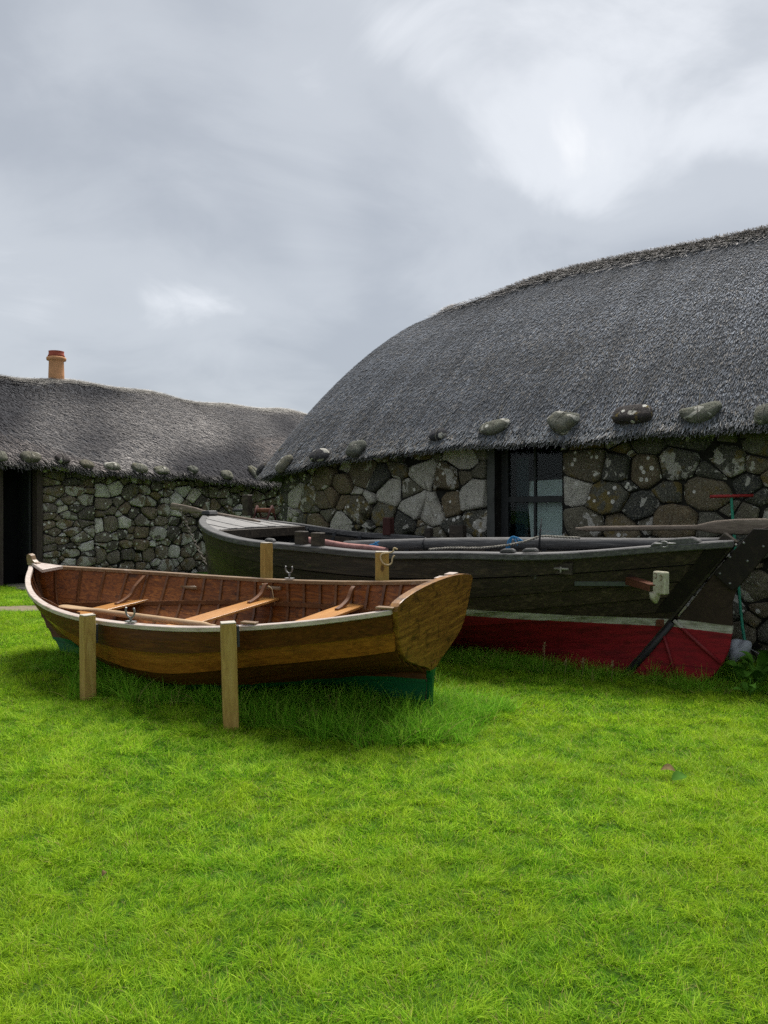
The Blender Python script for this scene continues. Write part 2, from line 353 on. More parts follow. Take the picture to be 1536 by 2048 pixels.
def m_glass():
    M = Mat('window_glass', .04, .5); g = M.n.new('ShaderNodeBsdfGlossy'); g.inputs['Roughness'].default_value = .04
    t = M.n.new('ShaderNodeBsdfTransparent'); t.inputs['Color'].default_value = (.82, .88, .88, 1)
    mx = M.n.new('ShaderNodeMixShader')
    mx.inputs[0].default_value = .012; M.l.new(t.outputs[0], mx.inputs[1]); M.l.new(g.outputs[0], mx.inputs[2])
    M.l.new(mx.outputs[0], M.n['Material Output'].inputs['Surface']); return M.m
MAT['glass'] = m_glass()

# ------------------------------------------------------------------ the ground
def ground_z(x, y):
    x = np.asarray(x, float); y = np.asarray(y, float)
    left = smooth01((0.4 - x) / 2.8)
    z = .036 * np.clip(y - 4.2, 0, 7.3) * left
    z = z - .05 * smooth01((x - .8) / 2) * smooth01((y - 5) / 3)
    z = z + .018 * np.sin(x * 1.7 + y * .8) * np.sin(y * 1.3 - x * .6) + .008 * np.sin(x * 4.3 + 1) * np.sin(y * 3.7)
    z = z + .055 * np.exp(-(((x + 1.2) / 2.2) ** 2 + ((y - 6.6) / 1.3) ** 2))
    far = smooth01((np.hypot(x, y) - 24) / 60)
    return z * (1 - far)
def make_ground():
    xs = np.concatenate([-np.geomspace(900, 9, 22), np.linspace(-8.5, 7.5, 110), np.geomspace(8, 900, 22)])
    ys = np.concatenate([-np.geomspace(900, 2, 18), np.linspace(-1.5, 16, 120), np.geomspace(16.5, 1500, 24)])
    X, Y = np.meshgrid(xs, ys); Z = ground_z(X, Y)
    nx, ny = len(xs), len(ys)
    v = np.stack([X.ravel(), Y.ravel(), Z.ravel()], 1)
    i = np.arange(nx - 1)[None, :] + np.arange(ny - 1)[:, None] * nx
    f = np.stack([i, i + 1, i + nx + 1, i + nx], -1).reshape(-1, 4)
    me = bpy.data.meshes.new('ground'); me.from_pydata(v.tolist(), [], f.tolist()); me.materials.append(MAT['soil'])
    me.polygons.foreach_set('use_smooth', [True] * len(f)); me.update()
    tag(link_mesh('ground', me), kind='structure')
make_ground()

def ribbon(name, pts, widths, mat, lift=.005, n=6):
    P = catmull([(p[0], p[1], 0) for p in pts], n); Wd = np.interp(np.linspace(0, 1, len(P)), np.linspace(0, 1, len(widths)), widths)
    mb = MB(); rows = []
    for i, p in enumerate(P):
        d = P[min(i + 1, len(P) - 1)] - P[max(i - 1, 0)]; d /= np.linalg.norm(d); nn = np.array([-d[1], d[0]])
        r = []
        for k in np.linspace(-1, 1, 7):
            w = Wd[i] * (k + .12 * math.sin(i * 1.9 + 3 * k)) / 2
            x, y = p[0] + nn[0] * w, p[1] + nn[1] * w; r.append((x, y, float(ground_z(x, y)) + lift + .012 * (1 - k * k)))
        rows.append(r)
    mb.rings(rows, 0, False, False)
    o = mb.build(name, mat); tag(o, kind='structure'); return o
ribbon('path', [(-10, 10.5), (-7, 10.75), (-5.2, 10.95), (-4.0, 11.6), (-3.0, 12.8)], [.55, .5, .45, .5, .6], MAT['path'])

# ------------------------------------------------------------------ rubble walls
def voronoi_cells(w, h, sites, asp, gap, wt=None):
    S = np.array(sites); S2 = S * np.array([1, asp]); out = []
    for i, c in enumerate(S2):
        poly = [np.array(p) for p in ((gap, gap), (w - gap, gap), (w - gap, h * asp - gap), (gap, h * asp - gap))]
        dd = ((S2 - c) ** 2).sum(1); order = np.argsort(dd)[1:26]
        for j in order:
            nrm = S2[j] - c; L = math.hypot(*nrm); nrm = nrm / L; lim = nrm @ c + L / 2 - gap + (0 if wt is None else max(-.42 * L, min(.42 * L, (wt[i] - wt[j]) / (2 * L))))
            new = []
            for k in range(len(poly)):
                p, q = poly[k], poly[(k + 1) % len(poly)]; dp, dq = nrm @ p - lim, nrm @ q - lim
                if dp <= 0: new.append(p)
                if (dp < 0 < dq) or (dq < 0 < dp): new.append(p + (q - p) * dp / (dp - dq))
            poly = new
            if len(poly) < 3: break
        out.append([np.array([p[0], p[1] / asp]) for p in poly] if len(poly) >= 3 else None)
    return out
def poly_centroid(P):
    P = np.array(P); x, y = P[:, 0], P[:, 1]; x1, y1 = np.roll(x, -1), np.roll(y, -1); cr = x * y1 - x1 * y; A = cr.sum() / 2
    if abs(A) < 1e-6: return P.mean(0), 0
    return np.array([((x + x1) * cr).sum(), ((y + y1) * cr).sum()]) / (6 * A), abs(A)
def stone_panel(s0, s1, z0, z1, cw, ch, rng, asp=1.3, gap=.008, courses=.0, keep=None):
    """irregular stones that fill the rectangle s0..s1, z0..z1; returns polygons in (s, z)"""
    w, h = s1 - s0, z1 - z0; sites = []; zc = 0.0
    while zc < h - ch * .35:
        rh = ch * rng.uniform(.65, 1.4); x = -rng.uniform(0, cw * .6)
        while x < w:
            cwid = cw * rng.uniform(.55, 1.6); px, pz = x + cwid / 2, zc + rh / 2
            px += rng.normal(0, cw * .16 * (1 - courses)); pz += rng.normal(0, ch * .30 * (1 - courses)); x += cwid
            if 0.02 < px < w - .02: sites.append((px, min(max(pz, .02), h - .02)))
        zc += rh
    for _ in range(1):
        cells = voronoi_cells(w, h, sites, asp, 0.0)
        sites = [tuple(np.array(s) * .6 + .4 * poly_centroid(c)[0]) if c else s for s, c in zip(sites, cells)]
    # big blocks with small pinning stones between them
    wt = [rng.uniform(0, .75) * cw * ch for _ in sites]; extra = []
    for c in voronoi_cells(w, h, sites, asp, 0.0, wt):
        for p in (c or []):
            if rng.random() < .20 and .05 < p[0] < w - .05 and .05 < p[1] < h - .05 and all(np.hypot(*(p - e)) > .09 for e in extra): extra.append(p)
    sites = list(sites) + [tuple(p) for p in extra]; wt += [-.10 * cw * ch] * len(extra)
    return [[p + np.array([s0, z0]) for p in c] for c in voronoi_cells(w, h, sites, asp, gap, wt) if c and poly_centroid(c)[1] > .002]
def chaikin(P, a=.24):
    out = []
    for k in range(len(P)):
        p, q = P[k], P[(k + 1) % len(P)]; out += [p + (q - p) * a, p + (q - p) * (1 - a)]
    return out
def build_stones(cells, place, parent, mat_of, rng, proud=(.0, .05), name='stone', depth=.10):
    # the stones that show largest are objects of their own, the rest one joined part
    def shown(P):
        c, A = poly_centroid(P); p = place(c[0], c[1], 0); u = 768 + F_PX * p[0] / p[1]; v = YH - F_PX * (p[2] - CAM_H) / p[1]
        return A / p[1] ** 2 * (20 if -40 < u < 1580 and v < (1150 if u < 520 else (1110 if u < 1440 else 1360)) else 1)
    cells = sorted(cells, key=shown, reverse=True); rest = MB(); rest_mat = None
    for ci, P in enumerate(cells):
        c, A = poly_centroid(P); sz = math.sqrt(A)
        # merge nearly coincident corners, round the corners, roughen the outline
        Q = [P[0]]
        for p in P[1:]:
            if np.hypot(*(p - Q[-1])) > .018: Q.append(p)
        if len(Q) < 3: continue
        Q = chaikin(Q, rng.uniform(.04, .13)); Q = [p + rng.normal(0, .035 * sz, 2) * .5 for p in Q]
        pr = rng.uniform(*proud); tilt = rng.normal(0, .10, 2); rnd = min(.034, .17 * sz)
        ins = rng.uniform(.80, .94); n = len(Q); verts = []
        for (k, off) in ((1.0, -depth), (1.0, pr - rnd), (.5 + ins / 2, pr - rnd * .28), (ins * .82, pr)):
            for p in Q:
                d = (p - c) * k; o = off + (tilt @ d if off > -depth else 0) + (rng.normal(0, .006) if off > -depth else 0)
                verts.append(place(c[0] + d[0], c[1] + d[1], o))
        verts.append(place(c[0], c[1], pr + rng.uniform(0, .012)))
        mb = MB(); ff = [(r * n + j, r * n + (j + 1) % n, (r + 1) * n + (j + 1) % n, (r + 1) * n + j) for r in range(3) for j in range(n)]
        ff += [(3 * n + j, 3 * n + (j + 1) % n, 4 * n) for j in range(n)]
        if ci >= 296:
            rest.add(verts, ff, 0, True); rest_mat = rest_mat or mat_of(c, A); continue
        mid = place(c[0], c[1], 0); mb.add([Vector(v) - Vector(mid) for v in verts], ff, 0, True)
        o = mb.build(name, mat_of(c, A), parent, fix=True); o.location = mid
    if rest.v: rest.build('small_stones', rest_mat, parent)['kind'] = 'stuff'

# the big cottage on the right: t runs along its front wall away to the left, o runs inwards
AR = R(42.0); U1 = np.array([-math.cos(AR), math.sin(AR)]); N1 = np.array([math.sin(AR), math.cos(AR)]); C1 = 8.9
def r_xy(t, o): return N1 * (C1 + o) + U1 * t
TC, OC, RW = 9.57, 2.0, 2.0                       # rounded corner of the wall
def r_path(s):
    """front wall then round the corner; gives xy and the outward normal"""
    if s <= TC: return r_xy(s, 0), -N1
    a = min((s - TC) / RW, math.pi / 2); nn = -math.cos(a) * N1 + math.sin(a) * U1
    p = N1 * (C1 + OC) + U1 * TC + nn * RW
    if s - TC > RW * math.pi / 2: p = p + N1 * (s - TC - RW * math.pi / 2)
    return p, nn
def r_place(s, z, off):
    p, nn = r_path(s); q = p + nn * off; return (q[0], q[1], z)
# window opening in wall coordinates
def t_of_px(px):
    k = (px - 768) / F_PX; y = C1 / (N1[0] * k + N1[1]); return float(np.dot((k * y, y), U1)), y
WT1, wy1 = t_of_px(990); WT0, wy0 = t_of_px(1122)
WZ0, WZ1 = 1.23, 2.52; Z_TOP = 2.68; Z_BOT = -.15
cottage = empty('stone_cottage', (r_xy(5, 2)[0], r_xy(5, 2)[1], 0))
tag(cottage, 'large stone cottage with dark reed thatch and a window, behind the boats', 'cottage')
cottage.location = (0, 0, 0)
def wall_core(name, segs, place, parent, mat, thick=.55):
    mb = MB()
    for s0, s1, z0, z1 in segs:
        n = max(1, int((s1 - s0) / .35)); ss = np.linspace(s0, s1, n + 1)
        mb.rings([[place(s, z0, -.03), place(s, z1, -.03), place(s, z1, -thick), place(s, z0, -thick)] for s in ss], 0, True, True, False)
    return mb.build(name, mat, parent)
wall_r = wall_core('wall', [(-3, WT0, Z_BOT, Z_TOP), (WT0, WT1, Z_BOT, WZ0), (WT0, WT1, WZ1, Z_TOP), (WT1, 15.5, Z_BOT, Z_TOP)], r_place, cottage, MAT['mortar'])
rg = np.random.default_rng(21)
cells = []
cells += stone_panel(1.1, WT0 - .02, Z_BOT, Z_TOP, .40, .29, rg)
cells += stone_panel(-1.6, 1.1, Z_BOT, Z_TOP, .6, .42, rg)
cells += stone_panel(WT0, WT1, Z_BOT, WZ0 - .06, .36, .27, rg)
cells += stone_panel(WT1 + .12, 13.2, Z_BOT, Z_TOP, .40, .29, rg)
def s_of_px(px): return t_of_px(px)[0]
def near_px(c, px, py, tol):
    p = r_place(c[0], c[1], 0); u = 768 + F_PX * p[0] / p[1]; v = YH - F_PX * (p[2] - CAM_H) / p[1]
    return math.hypot(u - px, v - py) < tol
def mat_r(c, A):
    for px, py, tol in ((840, 998, 30), (738, 990, 22), (786, 988, 18), (1150, 975, 26), (592, 1030, 18)):
        if near_px(c, px, py, tol): return MAT['stone_pale']
    if rg.random() < .06: return MAT['stone_pale']
    return MAT['stone_r']
build_stones(cells, r_place, wall_r, mat_r, rg, (-.015, .075))
# rendered reveal on the left of the window and the window itself
mb = MB(); mb.rings([[r_place(s, z, .012 + .006 * math.sin(z * 9 + s * 30)) for z in np.linspace(Z_BOT, Z_TOP, 14)] for s in np.linspace(WT1, WT1 + .12, 4)], 0, False, False)
mb.build('window_reveal', MAT['render'], cottage)
win = empty('window'); win.parent = cottage
def r_box(name, s0, s1, z0, z1, o0, o1, mat, parent, bevel=.004):
    mb = MB(); mb.rings([[r_place(s, z0, o0), r_place(s, z1, o0), r_place(s, z1, o1), r_place(s, z0, o1)] for s in (s0, s1)], 0, True, True, False)
    return mb.build(name, mat, parent, bevel)
def r_lean(name, corners, th, mat, parent=None):
    """board given by four (s, z, off) corners"""
    mb = MB(); f = [Vector(r_place(*c)) for c in corners]; nn = (f[1] - f[0]).cross(f[3] - f[0]).normalized() * th
    mb.add(f + [p + nn for p in f], [(0, 1, 2, 3), (7, 6, 5, 4), (0, 4, 5, 1), (1, 5, 6, 2), (2, 6, 7, 3), (3, 7, 4, 0)]); return mb.build(name, mat, parent)
ft = .055; wm = (WT0 + WT1) / 2 - .02; zm = 1.62 + .12
r_box('frame_side', WT0, WT0 + ft, WZ0, WZ1, -.14, -.22, MAT['frame'], win)
r_box('frame_side', WT1 - ft * 2, WT1, WZ0, WZ1, -.14, -.22, MAT['frame'], win)
r_box('frame_head', WT0 + ft, WT1 - ft * 2, WZ1 - ft, WZ1, -.14, -.22, MAT['frame'], win)
r_box('sill', WT0, WT1, WZ0 - .07, WZ0, .02, -.24, MAT['frame'], win)
r_box('meeting_rail', WT0 + ft, WT1 - ft * 2, zm - .04, zm + .04, -.145, -.21, MAT['frame'], win)
r_box('glazing_bar', wm - .016, wm + .016, zm + .04, WZ1 - ft, -.155, -.20, MAT['frame'], win)
r_box('glazing_bar', wm - .016, wm + .016, WZ0, zm - .04, -.155, -.20, MAT['frame'], win)
for a, b, c, d in ((WT0 + ft, wm - .016, zm + .04, WZ1 - ft), (wm + .016, WT1 - 2 * ft, zm + .04, WZ1 - ft), (WT0 + ft, wm - .016, WZ0, zm - .04), (wm + .016, WT1 - 2 * ft, WZ0, zm - .04)):
    r_box('pane', a, b, c, d, -.175, -.181, MAT['glass'], win, 0)
r_box('lintel', WT0 - .18, WT1 + .16, WZ1 + .004, WZ1 + .09, .005, -.3, MAT['frame'], cottage)
# dark room behind the window
mb = MB(); q = lambda s, z, o: r_place(s, z, o)
mb.rings([[q(WT0 - .8, z, -.56), q(WT0 - .8, z, -2.6), q(WT1 + .8, z, -2.6), q(WT1 + .8, z, -.56)] for z in (Z_BOT, Z_TOP)], 0, True, True, False)
mb.build('room_lining', MAT['dark_room'], cottage)
b1 = r_lean('white_board', [(WT0 + .06, WZ0 + .01, -.27), (WT1 - .40, WZ0 + .01, -.27), (WT1 - .27, 1.98, -.36), (WT0 + .07, 2.0, -.36)], -.02, MAT['white_board'])
tag(b1, 'pale grey panel leaning inside the cottage window', 'panel')
b2 = r_lean('blue_board', [(WT1 - .33, WZ0 + .01, -.30), (WT1 - .14, WZ0 + .01, -.30), (WT1 - .14, 2.3, -.32), (WT1 - .33, 2.3, -.32)], -.02, MAT['blue_board'])
tag(b2, 'dark blue green plank upright at the left inside the cottage window', 'plank')

# ------------------------------------------------------------------ thatch
def thatch_strands(name, P, D, Nn, L, Wd, col, parent, lift, mat):
    """one flat reed per row: P start, D down-slope direction, Nn normal"""
    n = len(P); Sd = np.cross(D, Nn); Sd /= np.linalg.norm(Sd, axis=1, keepdims=True)
    L = L[:, None]; Wd = Wd[:, None]; a = P - Nn * .012; b = P + D * L + Nn * lift[:, None]
    v = np.stack([a - Sd * Wd, a + Sd * Wd, b + Sd * Wd * .7, b - Sd * Wd * .7], 1).reshape(-1, 3)
    me = bpy.data.meshes.new(name); me.vertices.add(4 * n); me.loops.add(4 * n); me.polygons.add(n)
    me.vertices.foreach_set('co', v.ravel()); me.loops.foreach_set('vertex_index', np.arange(4 * n))
    me.polygons.foreach_set('loop_start', np.arange(n) * 4); me.polygons.foreach_set('loop_total', np.full(n, 4))
    at_ = me.attributes.new('tint', 'FLOAT_COLOR', 'POINT'); c4 = np.ones((n, 4, 4)); c4[:, :, :3] = col[:, None, :]
    at_.data.foreach_set('color', c4.ravel()); me.materials.append(mat); me.update(calc_edges=True)
    o = link_mesh(name, me, parent); o['kind'] = 'stuff'; return o
class Roof:
    def __init__(s, eave, ridge, f, na, nb=26):
        """eave(a) -> xyz, ridge(a) -> xyz for a in 0..1; f(b, a) height profile"""
        s.A = np.linspace(0, 1, na); s.B = np.linspace(0, 1, nb)
        E = np.array([eave(a) for a in s.A]); G = np.array([ridge(a) for a in s.A])
        b = s.B[None, :, None]; s.G = E[:, None, :] * (1 - b) + G[:, None, :] * b
        fb = np.array([[f(bb, a) for bb in s.B] for a in s.A]); s.G[:, :, 2] = E[:, None, 2] * (1 - fb) + G[:, None, 2] * fb
        s.E, s.Rg = E, G
    def sample(s, a, b):
        x = a * (len(s.A) - 1); y = b * (len(s.B) - 1); i = np.minimum(x.astype(int), len(s.A) - 2); j = np.minimum(y.astype(int), len(s.B) - 2)
        u = (x - i)[:, None]; w = (y - j)[:, None]; g = s.G
        p = g[i, j] * (1 - u) * (1 - w) + g[i + 1, j] * u * (1 - w) + g[i, j + 1] * (1 - u) * w + g[i + 1, j + 1] * u * w
        du = (g[i + 1, j] - g[i, j]) * (1 - w) + (g[i + 1, j + 1] - g[i, j + 1]) * w
        dv = (g[i, j + 1] - g[i, j]) * (1 - u) + (g[i + 1, j + 1] - g[i + 1, j]) * u
        nn = np.cross(du, dv); ln = np.linalg.norm(nn, axis=1, keepdims=True); nn = nn / np.maximum(ln, 1e-9)
        flip = np.where(nn[:, 2:3] < 0, -1, 1); nn = nn * flip
        d = -dv / np.maximum(np.linalg.norm(dv, axis=1, keepdims=True), 1e-9)
        return p, d, nn, ln[:, 0] * (len(s.A) - 1) * (len(s.B) - 1)
    def scatter(s, n, rng, a0=0, a1=1):
        a = rng.uniform(a0, a1, n * 4); b = rng.uniform(0, 1, n * 4); ar = s.sample(a, b)[3]
        k = rng.uniform(0, ar.max(), len(a)) < ar; return a[k][:n], b[k][:n]
def noise2(x, y, seed):
    r = np.random.default_rng(seed); out = np.zeros_like(x)
    for k in range(10):
        fx, fy, ph = r.normal(0, 1, 2).tolist() + [r.uniform(0, 6.28)]; out += np.sin(x * fx + y * fy + ph)
    return out / math.sqrt(10)

# right roof: eave goes along the front, round the end and back
EO = .40; RE = RW + EO; ZRIDGE = 5.58; T_END = 9.35; O_RIDGE = 3.0
seg = [12.6, RE * math.pi / 2, 2.0, RE * math.pi / 2, 12.6]; cum = np.concatenate([[0], np.cumsum(seg)])
def r_eave(a):
    s = a * cum[-1]
    if s < cum[1]: t, o = TC - seg[0] + s, -EO
    elif s < cum[2]: g = (s - cum[1]) / RE; t, o = TC + RE * math.sin(g), OC - RE * math.cos(g)
    elif s < cum[3]: t, o = TC + RE, OC + (s - cum[2])
    elif s < cum[4]: g = (s - cum[3]) / RE; t, o = TC + RE * math.cos(g), OC + 2.0 + RE * math.sin(g)
    else: t, o = TC - (s - cum[4]), OC + 2.0 + RE
    p = r_xy(t, o); z = 2.50 - .28 * float(smooth01((t - 7.0) / 4.4)) + .018 * math.sin(t * 2.3) + .012 * math.sin(t * 5.1 + 1)
    return (p[0], p[1], z)
def r_ridge(a):
    s = a * cum[-1]; half = cum[-1] / 2; m = s if s < half else cum[-1] - s
    t0 = TC - seg[0]
    x = t0 + m                                         # front position, spreads into a fan towards the end
    t = x - float(np.logaddexp(0, (x - T_END + .4) * 1.15)) / 1.15
    t = min(t, T_END); p = r_xy(t, O_RIDGE)
    return (p[0], p[1], ZRIDGE + .03 * math.sin(t * 1.3) - .20 * float(smooth01((t - 6.9) / 2.5)))
def r_prof(b, a):
    s = a * cum[-1]; hip = float(smooth01((min(s, cum[-1] - s) - 10.5) / 4.5))
    k = .30 + .34 * hip; f = b + k * b * (1 - b)
    return f - .012 * hip * math.exp(-((b - .88) / .08) ** 2)
roof_r = Roof(r_eave, r_ridge, r_prof, 150)
def roof_body(name, roof, parent, drop=.16, inset=.30, mat=None, wall_z=None):
    mb = MB(); rows = []
    for i in range(len(roof.A)):
        e = roof.G[i, 0]; dirn = roof.G[i, 1] - roof.G[i, 0]; dirn = np.array([dirn[0], dirn[1], 0]); dirn /= max(np.linalg.norm(dirn), 1e-6)
        lip = e + dirn * .05 + np.array([0, 0, -drop]); inn = e + dirn * (inset + .25) + np.array([0, 0, -drop + .06])
        rows.append([inn, lip] + [p for p in roof.G[i]])
    mb.rings(rows, 0, False, False)
    return mb.build(name, mat, parent, fix=False)
roofp = roof_body('roof', roof_r, cottage, .085, .3, MAT['thatch_base'])
def r_strands():
    rg = np.random.default_rng(5); n = 230000
    a, b = roof_r.scatter(n, rg, 0.0, .60); p, d, nn, _ = roof_r.sample(a, b); n = len(a)
    # reeds lean a little in the prevailing direction and at random
    side = np.cross(d, nn); d = d + side * (rg.normal(0, .09, n) + .12 * noise2(p[:, 0] * 1.3, p[:, 2] * 1.6, 3))[:, None]; d /= np.linalg.norm(d, axis=1, keepdims=True)
    L = rg.uniform(.07, .16, n); Wd = rg.uniform(.0026, .0056, n); lift = rg.uniform(.002, .014, n)
    tone = rg.beta(1.7, 3.4, n); base = np.array([.050, .058, .076]); top = np.array([.40, .435, .50])
    patch = .86 + .17 * noise2(p[:, 0] * .9 + p[:, 1] * .4, p[:, 2] * 1.1, 8) + .13 * noise2(a * 420, b * 3.0, 15) + .10 * noise2(a * 1500, b * 9.0, 16) + .10 * np.sin(b * 30 + 1.5 * noise2(a * 60, b * 2, 18))
    col = (base + (top - base) * tone[:, None]) * np.clip(patch, .5, 1.35)[:, None]
    warm = (rg.uniform(0, 1, n) < .16 + .30 * np.clip(noise2(p[:, 0] * 1.1, p[:, 2] * 1.9, 19), 0, 1) * (1 - b))[:, None]; col = np.where(warm, col * np.array([1.18, 1.0, .80]), col)
    low = np.clip(1 - b / .10, 0, 1)[:, None] * .5; col = col * (1 + low * np.array([.35, .28, .12]))
    thatch_strands('thatch', p, d, nn, L, Wd, col, roofp, lift, MAT['thatch'])
    # ridge capping: paler tousled straw just below and over the ridge
    m = 26000; a = rg.uniform(.02, .46, m); b = 1 - np.abs(rg.normal(0, .055, m)); b = np.clip(b, .86, 1); kk = rg.uniform(0, 1, m) < np.clip((.335 - a) / .05, 0, 1) + .12; a, b = a[kk], b[kk]; m = len(a)
    p, d, nn, _ = roof_r.sample(a, b * .9999); side = np.cross(d, nn); d = d + side * rg.normal(.25, .5, m)[:, None]; d /= np.linalg.norm(d, axis=1, keepdims=True)
    p = p + np.array([0, 0, .03]); tone = rg.beta(2, 2.5, m)[:, None]; col = np.array([.17, .165, .165]) + tone * np.array([.66, .61, .57])
    thatch_strands('ridge_straw', p, d, nn, rg.uniform(.06, .16, m), rg.uniform(.003, .006, m), col, roofp, rg.uniform(.0, .05, m), MAT['thatch'])
    # shaggy eave edge
    m = 15000; a = rg.uniform(.0, .60, m); p, d, nn, _ = roof_r.sample(a, np.zeros(m)); hor = d.copy(); hor[:, 2] = 0
    k = rg.uniform(0, 1, m); p = p + np.array([0, 0, -.075]) * k[:, None] - hor * (.04 * k)[:, None] + rg.normal(0, .008, (m, 3))
    d = d + np.array([0, 0, -.15]) + rg.normal(0, .13, (m, 3)); d /= np.linalg.norm(d, axis=1, keepdims=True)
    tone = rg.beta(1.4, 3.0, m)[:, None]; col = np.array([.06, .062, .066]) + tone * np.array([.42, .41, .40])
    no = hor + np.array([0, 0, .3]); no /= np.linalg.norm(no, axis=1, keepdims=True)
    thatch_strands('eave_reed_ends', p, d, no, rg.uniform(.04, .10, m), rg.uniform(.003, .006, m), col, roofp, rg.uniform(0, .02, m), MAT['thatch'])
r_strands()

# ------------------------------------------------------------------ the smaller cottage on the left
AL = math.atan2(.61, .79); U2 = np.array([math.sin(AL), math.cos(AL)]); N2 = np.array([-math.cos(AL), math.sin(AL)])
P0L = np.array([(80 - 768) / F_PX * 14.4, 14.4]); C2 = float(N2 @ P0L); S0 = float(U2 @ P0L)
def l_xy(s, o): return N2 * (C2 + o) + U2 * s
def l_place(s, z, off): p = l_xy(s, -off); return (p[0], p[1], z)
croft = empty('thatched_croft'); tag(croft, 'low stone croft with shaggy thatch, open doorway and orange chimney pot, at the left', 'cottage')
LZ0, LZ1 = .10, 2.50; D0, D1 = S0 - .74, S0 - .02; DZ = 2.36
wall_l = wall_core('wall', [(S0 - 4.6, D0, LZ0, LZ1), (D0, D1, DZ, LZ1), (D1, S0 + 9.0, LZ0, LZ1)], l_place, croft, MAT['mortar'])
rg = np.random.default_rng(4); cells = []
cells += stone_panel(D1 + .06, S0 + 1.1, LZ0, LZ1, .30, .135, rg, 1.7, .010, .6)
cells += stone_panel(S0 + 1.1, S0 + 6.6, LZ0, LZ1, .30, .215, rg, 1.25, .013)
cells += stone_panel(S0 - 2.6, D0 - .08, LZ0, LZ1, .45, .3, rg)
build_stones(cells, l_place, wall_l, lambda c, A: MAT['stone_white'] if rg.random() < .15 else MAT['stone_l'], rg, (-.015, .07))
def l_box(name, s0, s1, z0, z1, o0, o1, mat, parent, bevel=.005):
    mb = MB(); mb.rings([[l_place(s, z0, o0), l_place(s, z1, o0), l_place(s, z1, o1), l_place(s, z0, o1)] for s in (s0, s1)], 0, True, True, False)
    return mb.build(name, mat, parent, bevel)
door = empty('doorway'); door.parent = croft
l_box('door_jamb', D1 - .06, D1 + .05, LZ0, DZ, .045, -.12, MAT['jamb'], door)
l_box('door_jamb', D0 - .07, D0 + .05, LZ0, DZ, .045, -.12, MAT['jamb'], door)
l_box('door_lintel', D0 - .12, D1 + .12, DZ + .004, DZ + .12, .05, -.3, MAT['jamb'], door)
l_box('open_door', D1 - .11, D1 - .065, LZ0 + .32, DZ - .02, -.14, -.85, MAT['frame'], door)
mb = MB(); mb.rings([[l_place(D0 - .7, z, -.56), l_place(D0 - .7, z, -3.4), l_place(D1 + .9, z, -3.4), l_place(D1 + .9, z, -.56)] for z in (LZ0, LZ1)], 0, True, True, False)
mb.build('room_lining', MAT['dark_room'], croft)
# worn slabs before the door
rgs = np.random.default_rng(9)
for i, (ds, do, w, dp) in enumerate(((-.40, .38, .80, .62), (.10, .95, .75, .5), (-.62, 1.0, .6, .55), (.45, 1.45, .6, .42))):
    p = l_xy(S0 + ds, -do); Q = []
    for k in range(9):
        a = 2 * math.pi * k / 9; q = l_xy(S0 + ds + math.copysign(abs(math.cos(a)) ** .6, math.cos(a)) * w / 2 * rgs.uniform(.88, 1.05), -do + math.copysign(abs(math.sin(a)) ** .6, math.sin(a)) * dp / 2 * rgs.uniform(.88, 1.05)); Q.append(q)
    z = float(ground_z(*p)); mb = MB(); mb.rings([[(q[0], q[1], z - .08) for q in Q], [(q[0], q[1], z + .035) for q in Q], [(p[0] + (q[0] - p[0]) * .93, p[1] + (q[1] - p[1]) * .93, z + .05) for q in Q]], 0, True, True, False)
    o = mb.build('paving_slab', MAT['slab'])
    tag(o, ['dark worn doorstep slab right against the croft doorway', 'flat paving slab just right of the croft doorstep', 'flat paving slab just left of the croft doorstep', 'outermost paving slab near the earth path'][i], 'paving slab', 'slabs before the croft door')
def l_eave(a):
    s = S0 - 5.5 + a * 16.0; p = l_xy(s, -.38); return (p[0], p[1], 2.46 - .028 * (s - S0) + .03 * math.sin(s * 1.9) + .02 * math.sin(s * 4.3))
def l_ridge(a):
    s = S0 - 5.5 + a * 16.0; p = l_xy(s, 3.0); return (p[0], p[1], 4.50 + .05 * math.sin(s * 1.1 + 2) + .03 * math.sin(s * 2.7))
roof_l = Roof(l_eave, l_ridge, lambda b, a: b + .62 * b * (1 - b) * (1 - .3 * b), 90)
